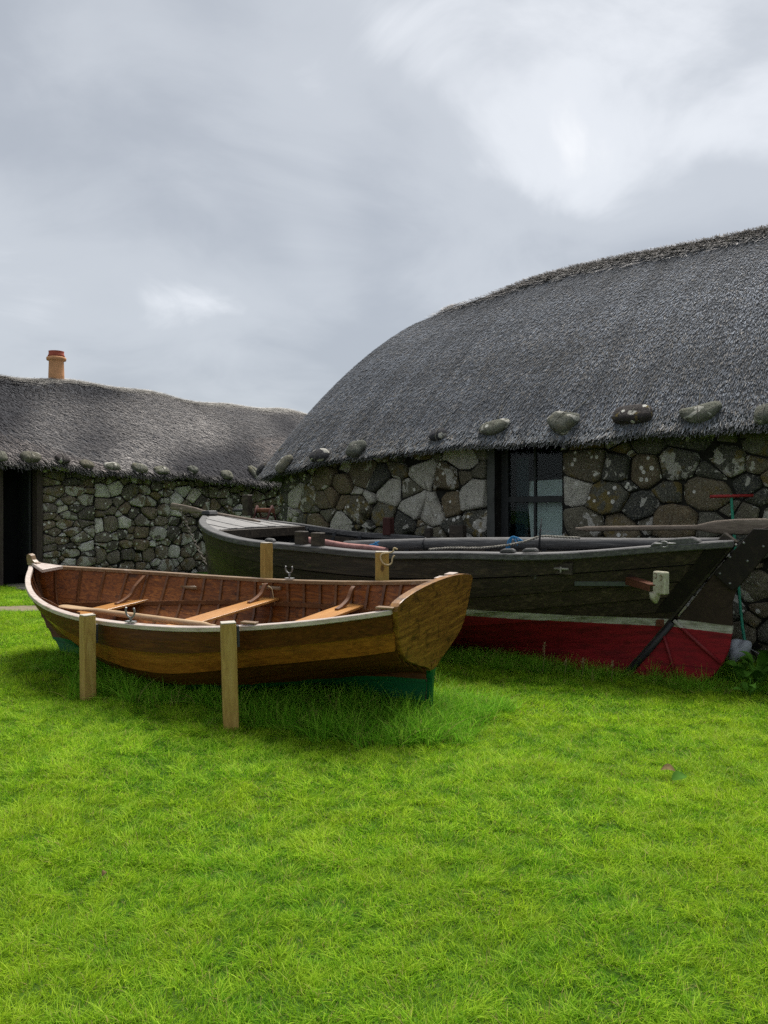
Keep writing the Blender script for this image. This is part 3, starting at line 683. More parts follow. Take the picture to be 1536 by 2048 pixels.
def l_roof():
    # the far slope closes the roof behind the ridge
    mb = MB(); rows = []
    for i in range(len(roof_l.A)):
        G = roof_l.G[i]; e = G[0]; inw = np.array([N2[0], N2[1], 0])
        back = [l_xy(S0 - 5.5 + roof_l.A[i] * 16, 3.0 + k * 3.4 / 6) for k in range(1, 7)]
        rows.append([e + inw * .5 + np.array([0, 0, -.06]), e + inw * .05 + np.array([0, 0, -.10])] + [p for p in G] + [(q[0], q[1], G[-1][2] - (G[-1][2] - 2.4) * (k / 6) ** 1.3) for k, q in enumerate(back, 1)])
    mb.rings(rows, 0, False, False); rp = mb.build('roof', MAT['thatch_base'], croft, fix=False)
    rg = np.random.default_rng(6); n = 90000; a, b = roof_l.scatter(n, rg, .2, 1); n = len(a); p, d, nn, _ = roof_l.sample(a, b); side = np.cross(d, nn)
    sw = noise2(p[:, 0] * .9 + p[:, 1] * .7, p[:, 2] * 1.2, 12)
    sgn = np.sign((side @ np.array([U2[0], U2[1], 0])).mean())
    d = d + side * (sgn * .42 + .30 * sw + rg.normal(0, .27, n))[:, None]; d /= np.linalg.norm(d, axis=1, keepdims=True)
    tone = rg.beta(1.3, 3.0, n); q = noise2(p[:, 0] * 1.6 + p[:, 1] * 1.1, p[:, 2] * 2.4, 31); tone = np.clip(tone * (1 + .85 * q) + .34 * np.clip(b - .82, 0, 1) / .18, 0, 1)
    base = np.array([.036, .034, .040]); top = np.array([.48, .445, .42]); col = base + (top - base) * tone[:, None]
    warm = (noise2(p[:, 0] * .7, p[:, 2] * 1.4 + p[:, 1] * .5, 44) > .5)[:, None]; col = np.where(warm, col * np.array([1.06, 1.0, .97]), col)
    thatch_strands('thatch', p, d, nn, rg.uniform(.07, .22, n), rg.uniform(.003, .0075, n), col, rp, rg.uniform(.0, .034, n), MAT['thatch'])
    m = 9000; a = rg.uniform(.2, 1, m); bb = np.clip(1 - np.abs(rg.normal(0, .05, m)), .8, 1) * .9999; p, d, nn, _ = roof_l.sample(a, bb); side = np.cross(d, nn)
    d = d + side * (sgn * .9 + rg.normal(0, .5, m))[:, None]; d /= np.linalg.norm(d, axis=1, keepdims=True)
    col = np.array([.13, .125, .12]) + rg.beta(2, 2, m)[:, None] * np.array([.52, .49, .44])
    thatch_strands('ridge_straw', p + np.array([0, 0, .02]), d, nn, rg.uniform(.08, .24, m), rg.uniform(.003, .006, m), col, rp, rg.uniform(.0, .05, m), MAT['thatch'])
    m = 9000; a = rg.uniform(.2, 1, m); p, d, nn, _ = roof_l.sample(a, np.zeros(m)); hor = d.copy(); hor[:, 2] = 0; k = rg.uniform(0, 1, m)
    p = p + np.array([0, 0, -.09]) * k[:, None] - hor * (.05 * k)[:, None] + rg.normal(0, .012, (m, 3)); d = d + np.array([0, 0, -.2]) + rg.normal(0, .26, (m, 3)); d /= np.linalg.norm(d, axis=1, keepdims=True)
    col = np.array([.05, .048, .05]) + rg.beta(1.4, 3.0, m)[:, None] * np.array([.40, .37, .34]); no = hor + np.array([0, 0, .3]); no /= np.linalg.norm(no, axis=1, keepdims=True)
    thatch_strands('eave_straw', p, d, no, rg.uniform(.05, .16, m), rg.uniform(.003, .006, m), col, rp, rg.uniform(0, .02, m), MAT['thatch'])
    return rp
roofl = l_roof()
# chimney pot on the ridge
def lathe(name, prof, mat, parent, n=24, loc=(0, 0, 0)):
    mb = MB(); mb.rings([[(r * math.cos(2 * math.pi * k / n), r * math.sin(2 * math.pi * k / n), z) for k in range(n)] for r, z in prof], 0, True, True); o = mb.build(name, mat, parent); o.location = loc; return o
kx = (113 - 768) / F_PX; yy = (C2 + 3.0) / (N2[0] * kx + N2[1]); chx, chy = kx * yy, yy
lathe('chimney_pot', [(.175, 4.35), (.168, 4.62), (.158, 4.92), (.160, 4.925), (.205, 4.935), (.212, 4.975), (.205, 5.0), (.170, 5.015)], MAT['terracotta'], croft, 24, (chx, chy, 0))
lathe('chimney_rim', [(.168, 5.015), (.182, 5.03), (.165, 5.06), (.160, 5.12), (.168, 5.135), (.13, 5.135), (.125, 5.02)], MAT['terracotta_red'], croft, 24, (chx, chy, 0))

# ------------------------------------------------------------------ boats
class Hull:
    """lofted hull: x from stern to bow, +y is the side nearest the camera, z up from the keel"""
    def __init__(s, O, yaw, heel, pitch, L, Bm, Bt, sm, p, pa, D, ra, rf, s0, keys, x_stern, x_stem, keel, nz=.0):
        s.__dict__.update(locals())
        X = Vector((-math.cos(yaw) * math.cos(pitch), math.sin(yaw) * math.cos(pitch), math.sin(pitch))); Nn = Vector((-math.sin(yaw), -math.cos(yaw), 0))
        U = X.cross(Nn).normalized(); Y = Nn * math.cos(heel) - U * math.sin(heel); Z = U * math.cos(heel) + Nn * math.sin(heel)
        s.M = Matrix(((X.x, Y.x, Z.x, O[0]), (X.y, Y.y, Z.y, O[1]), (X.z, Y.z, Z.z, O[2]), (0, 0, 0, 1))); s.Mi = s.M.inverted(); s.cache = {}
    def breadth(s, u):
        if u < s.sm: return s.Bm - (s.Bm - s.Bt) * ((s.sm - u) / s.sm) ** s.pa
        return max(s.Bm * (1 - ((u - s.sm) / (1 - s.sm)) ** s.p), .012)
    def sheer(s, u): return s.D + (s.ra * ((s.s0 - u) / s.s0) ** 2 if u < s.s0 else s.rf * ((u - s.s0) / (1 - s.s0)) ** 2.2)
    def section(s, u):
        u = round(u, 4)
        if u in s.cache: return s.cache[u]
        ks = s.keys; k = 0
        while k < len(ks) - 2 and u > ks[k + 1][0]: k += 1
        t = float(smooth01((u - ks[k][0]) / (ks[k + 1][0] - ks[k][0]))); P = np.array(ks[k][1]) * (1 - t) + np.array(ks[k + 1][1]) * t
        C_ = catmull(P, 10); B, zs, zk = s.breadth(u), s.sheer(u), s.keel(u)
        q = np.stack([np.maximum(C_[:, 0] * B, .018), zk + C_[:, 1] * (zs - zk)], 1); h = C_[:, 1]
        ln = np.concatenate([[0], np.cumsum(np.hypot(*np.diff(q, axis=0).T))]); s.cache[u] = (q, h, ln / ln[-1]); return s.cache[u]
    def at(s, u, g, side=1, off=0.0):
        """point at station u and girth fraction g, pushed outwards by off"""
        q, h, ln = s.section(u); b = np.interp(g, ln, q[:, 0]); z = np.interp(g, ln, q[:, 1]); hh = np.interp(g, ln, h)
        e = .02; g0, g1 = max(g - e, 0), min(g + e, 1); tb = np.interp(g1, ln, q[:, 0]) - np.interp(g0, ln, q[:, 0]); tz = np.interp(g1, ln, q[:, 1]) - np.interp(g0, ln, q[:, 1])
        l = math.hypot(tb, tz) or 1; nb, nz = tz / l, -tb / l
        x0, x1 = s.x_stern(hh), s.x_stem(hh); x = x0 + (x1 - x0) * u
        return Vector((x, side * max(b + nb * off, .004), z + nz * off))
    def g_of_z(s, u, z): q, h, ln = s.section(u); return float(np.interp(z, q[:, 1], ln))
    def u_of_x(s, x, h=1.0): return (x - s.x_stern(h)) / (s.x_stem(h) - s.x_stern(h))
    def plank(s, g0, g1, side, th, lap, mats, parent, name='plank', nu=34, u0=0.0, u1=1.0, na=3, inner=1):
        mb = MB(); rows = []
        for i in range(nu + 1):
            u = u0 + (u1 - u0) * (1 - math.cos(math.pi * i / nu)) / 2 * .6 + (u1 - u0) * .4 * i / nu
            gs = [g0 + (g1 - g0) * k / (na - 1) for k in range(na)]
            outer = [s.at(u, g, side, th + (lap * (1 - k / (na - 1)))) for k, g in enumerate(gs)]
            innr = [s.at(u, g, side, (lap * (1 - k / (na - 1)))) for k, g in enumerate(gs)]
            rows.append(outer + innr[::-1])
        n = 2 * na; mats_j = [0] * (na - 1) + [0] + [inner] * (na - 1) + [0]
        mb.rings(rows, 0, True, True, False, mats_j); return mb.build(name, mats, parent)
    def sweep(s, fn, us, name, mat, parent, smooth=False, bevel=0):
        mb = MB(); mb.rings([fn(u) for u in us], 0, True, True, smooth); return mb.build(name, mat, parent, bevel)
    def local(s, px, py, axis, val):
        """boat coordinates of a pixel on the boat plane axis = val"""
        o = s.Mi @ Vector((0, 0, CAM_H)); r = s.Mi.to_3x3() @ ray(px, py); return o + r * ((val - o[axis]) / r[axis])

# ---- the varnished rowing boat
RB = Hull((.4154, 6.0416, .1769), .5195, .0903, -.0071, 4.6065, 1.0179, .6424, .4043, 2.77, 2.0, .6476, .1511, .2366, .45,
          [(0.0, [(.03, 0), (.04, .17), (.09, .32), (.42, .43), (.80, .60), (1, 1)]),
           (.42, [(.03, 0), (.22, .03), (.60, .13), (.90, .40), (.99, .70), (1, 1)]),
           (1.0, [(.03, 0), (.10, .14), (.28, .34), (.52, .56), (.78, .78), (1, 1)])],
          lambda h: .10 * (1 - h), lambda h: 4.6065 - .40 * (1 - h) ** 2.0, lambda u: -.02 + .05 * u ** 3)
rowboat = empty('rowing_boat', mat=RB.M); tag(rowboat, 'varnished clinker rowing boat with orange thwarts and green bottom, in front', 'rowing boat')
GR = [0.0, .13, .26, .385, .505, .62, .735, .86, 1.0]
for side in (1, -1):
    for k in range(len(GR) - 1):
        RB.plank(GR[k] + .006, GR[k + 1] + .001, side, .015, .024, [MAT['row_dark' if k == 7 or k < 5 else ('row_light' if k == 6 else 'row_out')]] * 2, rowboat, 'strake')
        RB.plank(GR[k] + .0008, GR[k + 1] - .0008, side, .004, -.002 * (k % 2), [MAT['row_in'] if k > 2 else MAT['row_floor']] * 2, rowboat, 'inner_strake', 26, 0, 1, 3)
US = [i / 40 for i in range(41)]
def rail_fn(H, side, w_in, w_out, dn, up):
    def f(u):
        p = H.at(u, 1.0, side); b = abs(p.y); bi = max(b - w_in, .004)
        return [Vector((p.x, side * bi, p.z - dn)), Vector((p.x, side * (b + w_out), p.z - dn)), Vector((p.x, side * (b + w_out), p.z + up)), Vector((p.x, side * bi, p.z + up))]
    return f
RB.sweep(rail_fn(RB, 1, .030, .030, .022, .013), US, 'gunwale', MAT['rail_white'], rowboat, bevel=.004)
o = RB.sweep(rail_fn(RB, -1, .030, .030, .022, .013), US, 'gunwale', MAT['rail_brown'], rowboat, bevel=.004)
def keel_beam(H, u0, u1, w, dn, up, name, mat, parent, n=24):
    mb = MB(); rows = []
    for i in range(n + 1):
        u = u0 + (u1 - u0) * i / n; p = H.at(u, 0, 1)
        rows.append([Vector((p.x, -w, p.z - dn)), Vector((p.x, w, p.z - dn)), Vector((p.x, w, p.z + up)), Vector((p.x, -w, p.z + up))])
    mb.rings(rows, 0, True, True, False); return mb.build(name, mat, parent)
keel_beam(RB, 0, .97, .022, .15, .02, 'keel', MAT['row_out'], rowboat)
# stem and stem head
mb = MB(); rows = []
for i in range(15):
    h = i / 14 * 1.0; z = RB.keel(1) + h * (RB.sheer(1) - RB.keel(1)); x = RB.x_stem(h)
    rows.append([Vector((x - .05, -.02, z)), Vector((x - .05, .02, z)), Vector((x + .045, .014, z)), Vector((x + .045, -.014, z))])
mb.rings(rows, 0, True, True, False); mb.build('stem', MAT['row_out'], rowboat)
zb = RB.sheer(1); mb = MB(); prof = [(-.10, .0), (.05, .0), (.055, .06), (.05, .10), (.02, .115), (-.015, .10), (-.035, .05), (-.07, .028), (-.10, .022)]
mb.rings([[Vector((4.6065 + x, y, zb + .012 + z)) for x, z in prof] for y in (-.028, .028)], 0, True, True, False); mb.build('stem_head', MAT['rail_brown'], rowboat, .004)
mb = MB(); mb.rings([[Vector((4.6 - .30, y * .9, zb - .045 + dz)) for y in (-.14, -.05, .05, .14)] + [Vector((4.58, y, zb + .0 + dz)) for y in (.03, -.03)] for dz in (0, .035)], 0, True, True, False); mb.build('breasthook', MAT['rail_white'], rowboat, .004)
# transom: wineglass board with cambered top
def transom_outline(scale=1.0):
    pts = []
    for k in range(25):
        g = .16 + .84 * k / 24; p = RB.at(0, g, 1, .006); pts.append((p.y, p.z))
    top = [(RB.Bt * math.cos(a), RB.sheer(0) + .02 + .085 * math.sin(a)) for a in np.linspace(.12, math.pi - .12, 15)]
    return pts + top + [(-y, z) for y, z in pts[::-1]]
ol = transom_outline(); mb = MB()
def tx(z): return RB.x_stern(min(max((z - RB.keel(0)) / (RB.sheer(0) - RB.keel(0)), 0), 1.2))
rows = [[Vector((tx(z) + dx, y * k, z)) for y, z in ol] for dx, k in ((.03, 1.0), (-.028, 1.0), (-.036, .985))]
mb.rings(rows, 0, True, True, False); mb.build('transom', MAT['transom'], rowboat)
mb = MB(); z0, z1 = RB.keel(0) - .12, RB.keel(0) + .30
mb.rings([[Vector((tx(z) + .06, -.02, z)), Vector((tx(z) + .06, .02, z)), Vector((tx(z) - .040 , .018 + max(z - .2, 0) * .35, z)), Vector((tx(z) - .040, -.018 - max(z - .2, 0) * .35, z))] for z in np.linspace(z0, z1, 6)], 0, True, True, False)
mb.build('sternpost', MAT['transom'], rowboat)
# transom top strip pieces
for ya, yb in ((.12, .22), (.30, .40)):
    mb = MB(); zt = RB.sheer(0) + .09; mb.rings([[Vector((-.02, -y, zt - .02)), Vector((.055, -y, zt - .02)), Vector((.055, -y, zt + .01)), Vector((-.02, -y, zt + .01))] for y in (ya, yb)], 0, True, True, False); mb.build('transom_pad', MAT['rail_white'], rowboat)
# ribs, riser, bottom boards
for i in range(23):
    u = .035 + .93 * i / 22
    for side in (1, -1):
        rows = []
        gmax = .985
        for k in range(15):
            g = .05 + (gmax - .05) * k / 14; a = RB.at(u, g, side, -.001); b = RB.at(u, g, side, -.020); dx = .013
            rows.append([Vector((a.x - dx, a.y, a.z)), Vector((a.x + dx, a.y, a.z)), Vector((b.x + dx, b.y, b.z)), Vector((b.x - dx, b.y, b.z))])
        mb = MB(); mb.rings(rows, 0, True, True, False); mb.build('rib', MAT['row_rib'], rowboat)
ZT = .455                                            # thwart level above the keel line
def inner_b(u, z): return abs(RB.at(u, RB.g_of_z(u, z), 1, -.02).y)
for side in (1, -1):
    def riser(u):
        z = ZT - .03 + .28 * (RB.sheer(u) - RB.D) ; b = inner_b(u, z); x = RB.at(u, RB.g_of_z(u, z), side).x
        return [Vector((x, side * b, z - .022)), Vector((x, side * max(b - .02, .004), z - .022)), Vector((x, side * max(b - .02, .004), z + .02)), Vector((x, side * b, z + .02))]
    RB.sweep(riser, [.04 + .91 * i / 30 for i in range(31)], 'riser', MAT['row_rib'], rowboat)
def thwart_x(px, py): return RB.local(px, py, 2, ZT + .02).x
THW = [thwart_x(262, 1203), thwart_x(445, 1224), thwart_x(668, 1224)]
for i, x in enumerate(THW):
    u = RB.u_of_x(x); w = .115; mb = MB(); rows = []
    for k in range(9):
        f = -1 + 2 * k / 8; bl = inner_b(RB.u_of_x(x - w), ZT); bh = inner_b(RB.u_of_x(x + w), ZT)
        rows.append([Vector((x - w, f * bl, ZT)), Vector((x + w, f * bh, ZT)), Vector((x + w, f * bh, ZT + .026)), Vector((x - w, f * bl, ZT + .026))])
    mb.rings(rows, 0, True, True, False); mb.build('thwart', MAT['thwart'], rowboat, .004)
    for side in (1, -1):                            # standing knee: from the thwart up to the gunwale
        b = inner_b(u, ZT + .1) ; zs = RB.sheer(u) - .025; bt = abs(RB.at(u, 1, 1, -.02).y)
        cx = [(b - .34, ZT + .036), (b - .24, ZT + .050), (b - .14, ZT + .088), (b - .075, ZT + .16), (bt - .05, zs)]
        cc = catmull(cx, 5); rows = []
        for k, (yy_, zz_) in enumerate(cc):
            t = k / (len(cc) - 1); th = .020 + .016 * math.sin(math.pi * t)
            d = cc[min(k + 1, len(cc) - 1)] - cc[max(k - 1, 0)]; d /= np.linalg.norm(d); nrm = np.array([-d[1], d[0]])
            wv = .020
            o1, o2 = np.array([yy_, zz_]) + nrm * th * .35, np.array([yy_, zz_]) - nrm * th * .65
            rows.append([Vector((x - wv, side * o2[0], o2[1])), Vector((x + wv, side * o2[0], o2[1])), Vector((x + wv, side * o1[0], o1[1])), Vector((x - wv, side * o1[0], o1[1]))])
        mb = MB(); mb.rings(rows, 0, True, True, False); mb.build('knee', MAT['row_rib'], rowboat, .003)
for k in range(5):
    y0 = -.36 + k * .148; mb = MB(); rows = []
    for i in range(13):
        u = .12 + .66 * i / 12; z = .075 + .10 * max(0, u - .55); bmax = inner_b(u, z) ; ya = max(min(y0, bmax), -bmax); yb = max(min(y0 + .135, bmax), -bmax); x = RB.L * u
        rows.append([Vector((x, ya, z)), Vector((x, yb + .004, z)), Vector((x, yb + .004, z + .014)), Vector((x, ya, z + .014))])
    mb.rings(rows, 0, True, True, False); mb.build('bottom_board', MAT['row_floor'], rowboat)
# fittings on the gunwales
def rowlock(H, u, side, parent, s=1.0, h=.0):
    p = H.at(u, 1, side); c = Vector((p.x, p.y, p.z + .022)); mb = MB()
    mb.box(c + Vector((0, 0, .004)), (.10, .035, .008)); mb.tube([c, c + Vector((0, 0, .035 + h))], .009, 8)
    pts = [c + Vector((math.sin(a) * .047 * s, 0, .035 + h + .05 * s - math.cos(a) * .05 * s)) for a in np.linspace(-2.15, 2.15, 15)]
    mb.tube(pts, [.0075] * 15, 8); return mb.build('rowlock', MAT['steel'], parent)
rowlock(RB, RB.u_of_x(RB.local(250, 1250, 2, .66).x), 1, rowboat)
rowlock(RB, RB.u_of_x(RB.local(562, 1160, 2, .68).x), -1, rowboat, .9, .02)
for px in (400, 540):                               # wooden thole pads on the inside of the far gunwale
    x = RB.local(px, 1180, 1, -.97).x; u = RB.u_of_x(x); b = inner_b(u, .58) - .012
    mb = MB(); mb.tube([Vector((x - .13, -b, .575)), Vector((x + .13, -b, .575))], [(.012, .02)] * 2, 8); mb.build('thole_pad', MAT['rail_brown'], rowboat)
for px in (490, 720):
    x = RB.local(px, 1254 if px < 600 else 1232, 1, .98).x; u = RB.u_of_x(x); p = RB.at(u, 1, 1)
    mb = MB(); mb.box(p + Vector((0, -.01, .029)), (.13, .05, .014)); mb.build('rowlock_pad', MAT['rail_brown'], rowboat, .003)
# rivets along the top strake
mbr = MB()
for i in range(26):
    u = .06 + .9 * i / 25; p = RB.at(u, .955, 1, .014); q = RB.at(u, .955, 1, .020); d = (q - p).normalized()
    mbr.tube([p, q], [.006, .0045], 6)
o = mbr.build('rivets', MAT['steel'], rowboat)
# short cord hanging inside the far gunwale
x = RB.local(545, 1180, 1, -.97).x; b = inner_b(RB.u_of_x(x), .55) - .04
pts = catmull([(x + .06, -b, .585), (x + .10, -b + .01, .62), (x + .02, -b + .01, .60), (x - .02, -b + .01, .57), (x - .03, -b + .01, .50), (x - .035, -b, .42)], 5)
mb = MB(); mb.tube([V3(p) for p in pts], .0045, 6); o = mb.build('cord', MAT['rope_cream'])
o.matrix_world = RB.M; tag(o, 'thin pale cord tied to the far inner side of the rowing boat', 'cord')
# oar lying along the near side
def oar_mesh(name, a, b, mat, r=.026, blade=.55, bw=.075, bt=.012, up=Vector((0, 0, 1)), taper=.8, label=None, cat='oar', group=None, M=None, mid=None):
    a, b = Vector(a), Vector(b); d = (b - a).normalized(); L = (b - a).length; e1 = d.cross(up).normalized(); e2 = e1.cross(d)
    rows = []; st = [0, .03, .06, .35, (L - blade) / L - .03, (L - blade) / L + .06, (L - blade * .45) / L, .985, 1]
    for t in st:
        base = (L - blade) / L
        if t < base - .02: r1 = r2 = r * (.62 if t < .05 else 1 - (1 - taper) * t)
        else:
            k = min(1, (t - base + .03) / .12); r1 = r * taper * (1 - k) + bw * k * (1 if t < .99 else .8); r2 = r * taper * (1 - k) + bt * k
        p = a + d * (L * t); rows.append([p + e1 * math.cos(2 * math.pi * q / 10) * r1 + e2 * math.sin(2 * math.pi * q / 10) * r2 for q in range(10)])
    mb = MB(); mb.rings(rows, 0, True, True); o = mb.build(name, mat)
    if M is not None: o.matrix_world = M
    if label: tag(o, label, cat, group)
    return o
pa = RB.local(432, 1254, 2, .515); pb = RB.local(122, 1212, 2, .545)
oar_mesh('oar', (pa.x, pa.y, .515), (pb.x, pb.y, .545), MAT['oar'], .030, .5, .062, .010, label='pale bare wooden oar lying inside the near side of the rowing boat', M=RB.M)

# ---- the four square posts that hold the rowing boat
def post(px, pyt, pyb, d, rot, w, label, lean=(0, 0), bracket=None, zextra=.25):
    base = at(px, pyb, d); top = at(px, pyt, d); h = top.z - base.z; root = empty('timber_post', (base.x, base.y, base.z))
    root.rotation_euler = (lean[0], lean[1], rot); tag(root, label, 'post', 'square posts round the rowing boat')
    mb = MB(); mb.box((0, 0, (h - zextra) / 2 - .004), (w, w, h + zextra - .008)); mb.build('shaft', MAT['post'], root, .005)
    mb = MB(); mb.box((0, 0, h - .003), (w * .985, w * .985, .010)); mb.build('top_face', MAT['post_top'], root, .003)
    if bracket:
        mb = MB(); bx, by, bz = bracket; mb.box((bx, by, bz), (.02 if abs(bx) > abs(by) else .07, .02 if abs(by) >= abs(bx) else .07, .15)); mb.build('bracket', MAT['iron'], root, .003)
        mb = MB(); mb.tube([Vector((bx, by, bz + .03)), Vector((bx * 1.25, by * 1.25, bz + .03))], .012, 8); mb.build('bolt', MAT['iron'], root)
    return root
post(176, 1229, 1396, 6.25, R(43), .096, 'timber post by the bow half of the rowing boat, near side', (0, R(-.5)), (.0605, .0, .50))
post(462, 1244, 1462, 5.585, R(16), .104, 'timber post in front of the middle of the rowing boat, nearest the camera', (0, R(-1.6)), (.0635, .0, .66))
post(533, 1085, 1310, 8.22, R(-52), .096, 'timber post behind the rowing boat, left one beside the dark bow', (0, 0), (-.057, .0, .73))
post(764, 1103, 1340, 7.50, R(4), .122, 'timber post behind the rowing boat, right one with a cream cord', (0, 0), (-.04, -.07, .74))

# ---- the big black fishing boat
BB_L = 6.9039
BB = Hull((3.2862, 7.5079, -.0435), .5813, .016, .0104, BB_L, 1.1897, .05, .4825, 4.4, 2.4, 1.1866, .1554, .3026, .45,
          [(0.0, [(.3, 0), (.4, .2), (.6, .4), (.8, .6), (.95, .8), (1, 1)]),
           (.45, [(.04, 0), (.16, .06), (.50, .22), (.84, .46), (.98, .74), (1, 1)]),
           (1.0, [(.04, 0), (.10, .16), (.24, .36), (.50, .58), (.82, .80), (1, 1)])],
          lambda h: 0.0, lambda h: BB_L - .18 * (1 - h) ** 1.6, lambda u: -.02 + .06 * u)
foot = BB.local(1246, 1352, 1, 0); RAKE = foot.x; zfoot = foot.z
BB.x_stern = lambda h: RAKE * (1 - h); BB.keel = lambda u: zfoot + .02 + .05 * u
# paint lines read from the rudder and the hull side
w_r = BB.local(1464, 1252, 1, .03); r_r = BB.local(1464, 1268, 1, .03); w_h = BB.local(945, 1222, 1, 1.02); r_h = BB.local(945, 1238, 1, 1.0)
tilt = -((w_h.z - w_r.z) / (w_h.x - w_r.x)); W_TOP = w_r.z + tilt * w_r.x; R_TOP = r_r.z + tilt * r_r.x
print('BIG', foot, w_r, w_h, r_r, r_h, tilt, W_TOP, R_TOP, 'THW', THW)
below = [(W_TOP, WHITE, (.13, .13, .075), .8), (R_TOP, RED, (.06, .007, .008), .6)]
MAT['big_out'] = m_wood('tarred_strake', ((.011, .008, .006), (.046, .033, .021), (.16, .115, .07)), (.6, 8, 8), .65, .3, .6, ((.11, .095, .05), .60, .5), .8, 3, .1, below, tilt, False)
MAT['apron'] = m_wood('brown_black_apron', ((.006, .005, .004), (.014, .010, .007), (.030, .022, .014)), (2, 2, 2), .75, .25, .2, None, .1)
MAT['rudder'] = m_wood('rudder_board', ((.014, .009, .006), (.034, .021, .013), (.06, .040, .026)), (2, 2, 2), .75, .25, .2, None, .1, 3, 0, below, tilt, False)
bigboat = empty('fishing_boat', mat=BB.M); tag(bigboat, 'large black double ended wooden boat with red bottom, beside the cottage', 'boat')
GB = [0, .13, .26, .38, .50, .615, .735, .86, 1.0]
for side in (1, -1):
    for k in range(len(GB) - 1): BB.plank(GB[k] + (.008 if k > 3 else .0005), GB[k + 1] - (.003 if k > 3 else .0005), side, .032, .022 if k > 3 else .004, [MAT['big_out'], MAT['big_in']], bigboat, 'strake', 38)
for side in (1, -1): BB.plank(0, 1, side, .003, -.0, [MAT['big_in'], MAT['big_in']], bigboat, 'lining', 38, 0, 1, 14)
UB = [i / 48 for i in range(49)]
def big_rail(side):
    def f(u):
        p = BB.at(u, 1.0, side, .02); b = abs(p.y); w = .055 + .012 * math.sin(u * 31 + side); bi = max(b - .085, .004); zz = p.z + .010 * math.sin(u * 23)
        return [Vector((p.x, side * bi, zz - .045)), Vector((p.x, side * (b + w), zz - .045)), Vector((p.x, side * (b + w + .006), zz + .02)), Vector((p.x, side * bi, zz + .028))]
    return f
for side in (1, -1): BB.sweep(big_rail(side), UB, 'rail', MAT['big_rail'], bigboat, bevel=.009)
keel_beam(BB, .0, .985, .05, .10, .03, 'keel', MAT['big_out'], bigboat)
mb = MB(); rows = []
for i in range(13):
    h = i / 12; z = BB.keel(1) - .08 + h * (BB.sheer(1) - BB.keel(1) + .10); x = BB.x_stem(h); rows.append([Vector((x - .09, -.05, z)), Vector((x - .09, .05, z)), Vector((x + .05, .03, z)), Vector((x + .05, -.03, z))])
mb.rings(rows, 0, True, True, False); mb.build('stem', MAT['black_timber'], bigboat, .006)
mb = MB(); z = BB.sheer(1); mb.rings([[Vector((BB_L - .13, -.09, z + .02)), Vector((BB_L + .06, -.09, z + .02)), Vector((BB_L + .06, .09, z + .02)), Vector((BB_L - .13, .09, z + .02))],
    [Vector((BB_L - .10, -.075, z + .075)), Vector((BB_L + .03, -.075, z + .075)), Vector((BB_L + .03, .075, z + .075)), Vector((BB_L - .10, .075, z + .075))]], 0, True, True, False); mb.build('stem_head', MAT['iron'], bigboat, .008)
# raked sternpost
head = BB.local(1474, 1082, 1, 0); dirp = Vector((head.x - foot.x, 0, head.z - foot.z)).normalized(); perp = Vector((-dirp.z, 0, dirp.x))
if perp.x > 0: perp = -perp                          # points aft
mb = MB(); rows = []
for t in (-.03, .3, .6, .9, 1.0):
    c = foot + (head - foot) * t; wy = .050; rows.append([c - perp * .13 + Vector((0, -wy * 1.3, 0)), c - perp * .13 + Vector((0, wy * 1.3, 0)), c + perp * .015 + Vector((0, wy, 0)), c + perp * .015 + Vector((0, -wy, 0))])
mb.rings(rows, 0, True, True, False); mb.build('sternpost', MAT['black_timber'], bigboat, .006)
for side in (1, -1):
    BB.plank(.50, .995, side, .055, .0, [MAT['apron'], MAT['apron']], bigboat, 'stern_apron', 3, 0.0, .026, 13, 0)
# rudder hung on the sternpost
rud = empty('rudder'); rud.parent = bigboat
def plate(name, pix, yc, th, mat, parent, bevel=.004, shift=None):
    P = [BB.local(x, y, 1, yc) for x, y in pix]; mb = MB(); mb.rings([[Vector((p.x, yc + k, p.z)) for p in P] for k in (-th / 2, th / 2)], 0, True, True, False); return mb.build(name, mat, parent, bevel)
plate('blade', [(1262, 1350), (1300, 1362), (1350, 1368), (1395, 1367), (1425, 1354), (1447, 1328), (1460, 1296), (1466, 1258), (1465, 1205), (1476, 1172), (1552, 1068), (1540, 1052), (1512, 1058), (1432, 1142), (1340, 1260)], 0, .062, MAT['rudder'], rud, .008)
plate('cheek', [(1428, 1147), (1448, 1166), (1466, 1181), (1480, 1172), (1556, 1082), (1562, 1058), (1507, 1057)], .062, .05, MAT['apron'], rud, .006)
plate('cheek', [(1428, 1147), (1448, 1166), (1466, 1181), (1480, 1172), (1556, 1082), (1562, 1058), (1507, 1057)], -.062, .05, MAT['apron'], rud, .006)
for px, py in ((1488, 1086), (1460, 1114), (1440, 1147), (1460, 1167), (1495, 1122), (1527, 1093), (1472, 1090)):
    p = BB.local(px, py, 1, .088); mb = MB(); mb.tube([p + Vector((0, -.004, 0)), p + Vector((0, .006, 0)), p + Vector((0, .011, 0))], [.013, .012, .005], 8); mb.build('bolt_head', MAT['steel'], rud)
def rod(name, pts, r, mat, parent, yc=.05):
    P = [BB.local(x, y, 1, yc) for x, y in pts]; mb = MB(); mb.tube(P, r, 10); return mb.build(name, mat, parent)
MAT['iron_red'] = m_wood('red_painted_iron', ((.17, .008, .012), (.19, .010, .014), (.22, .02, .02)), (6, 6, 6), .6, .35, .2, ((.09, .012, .010), .6, .6), .05, 3, 0, [(W_TOP, WHITE, (.2, .19, .13), .5), (R_TOP + .005, (.21, .014, .018), (.09, .008, .009), .6)], tilt, False)
rod('pintle_strap', [(1348, 1241), (1395, 1285), (1441, 1327)], [.020, .020, .016], MAT['iron_red'], rud)
rod('pintle_strap', [(1328, 1272), (1340, 1312), (1353, 1362)], [.016, .016, .016], MAT['iron_red'], rud)
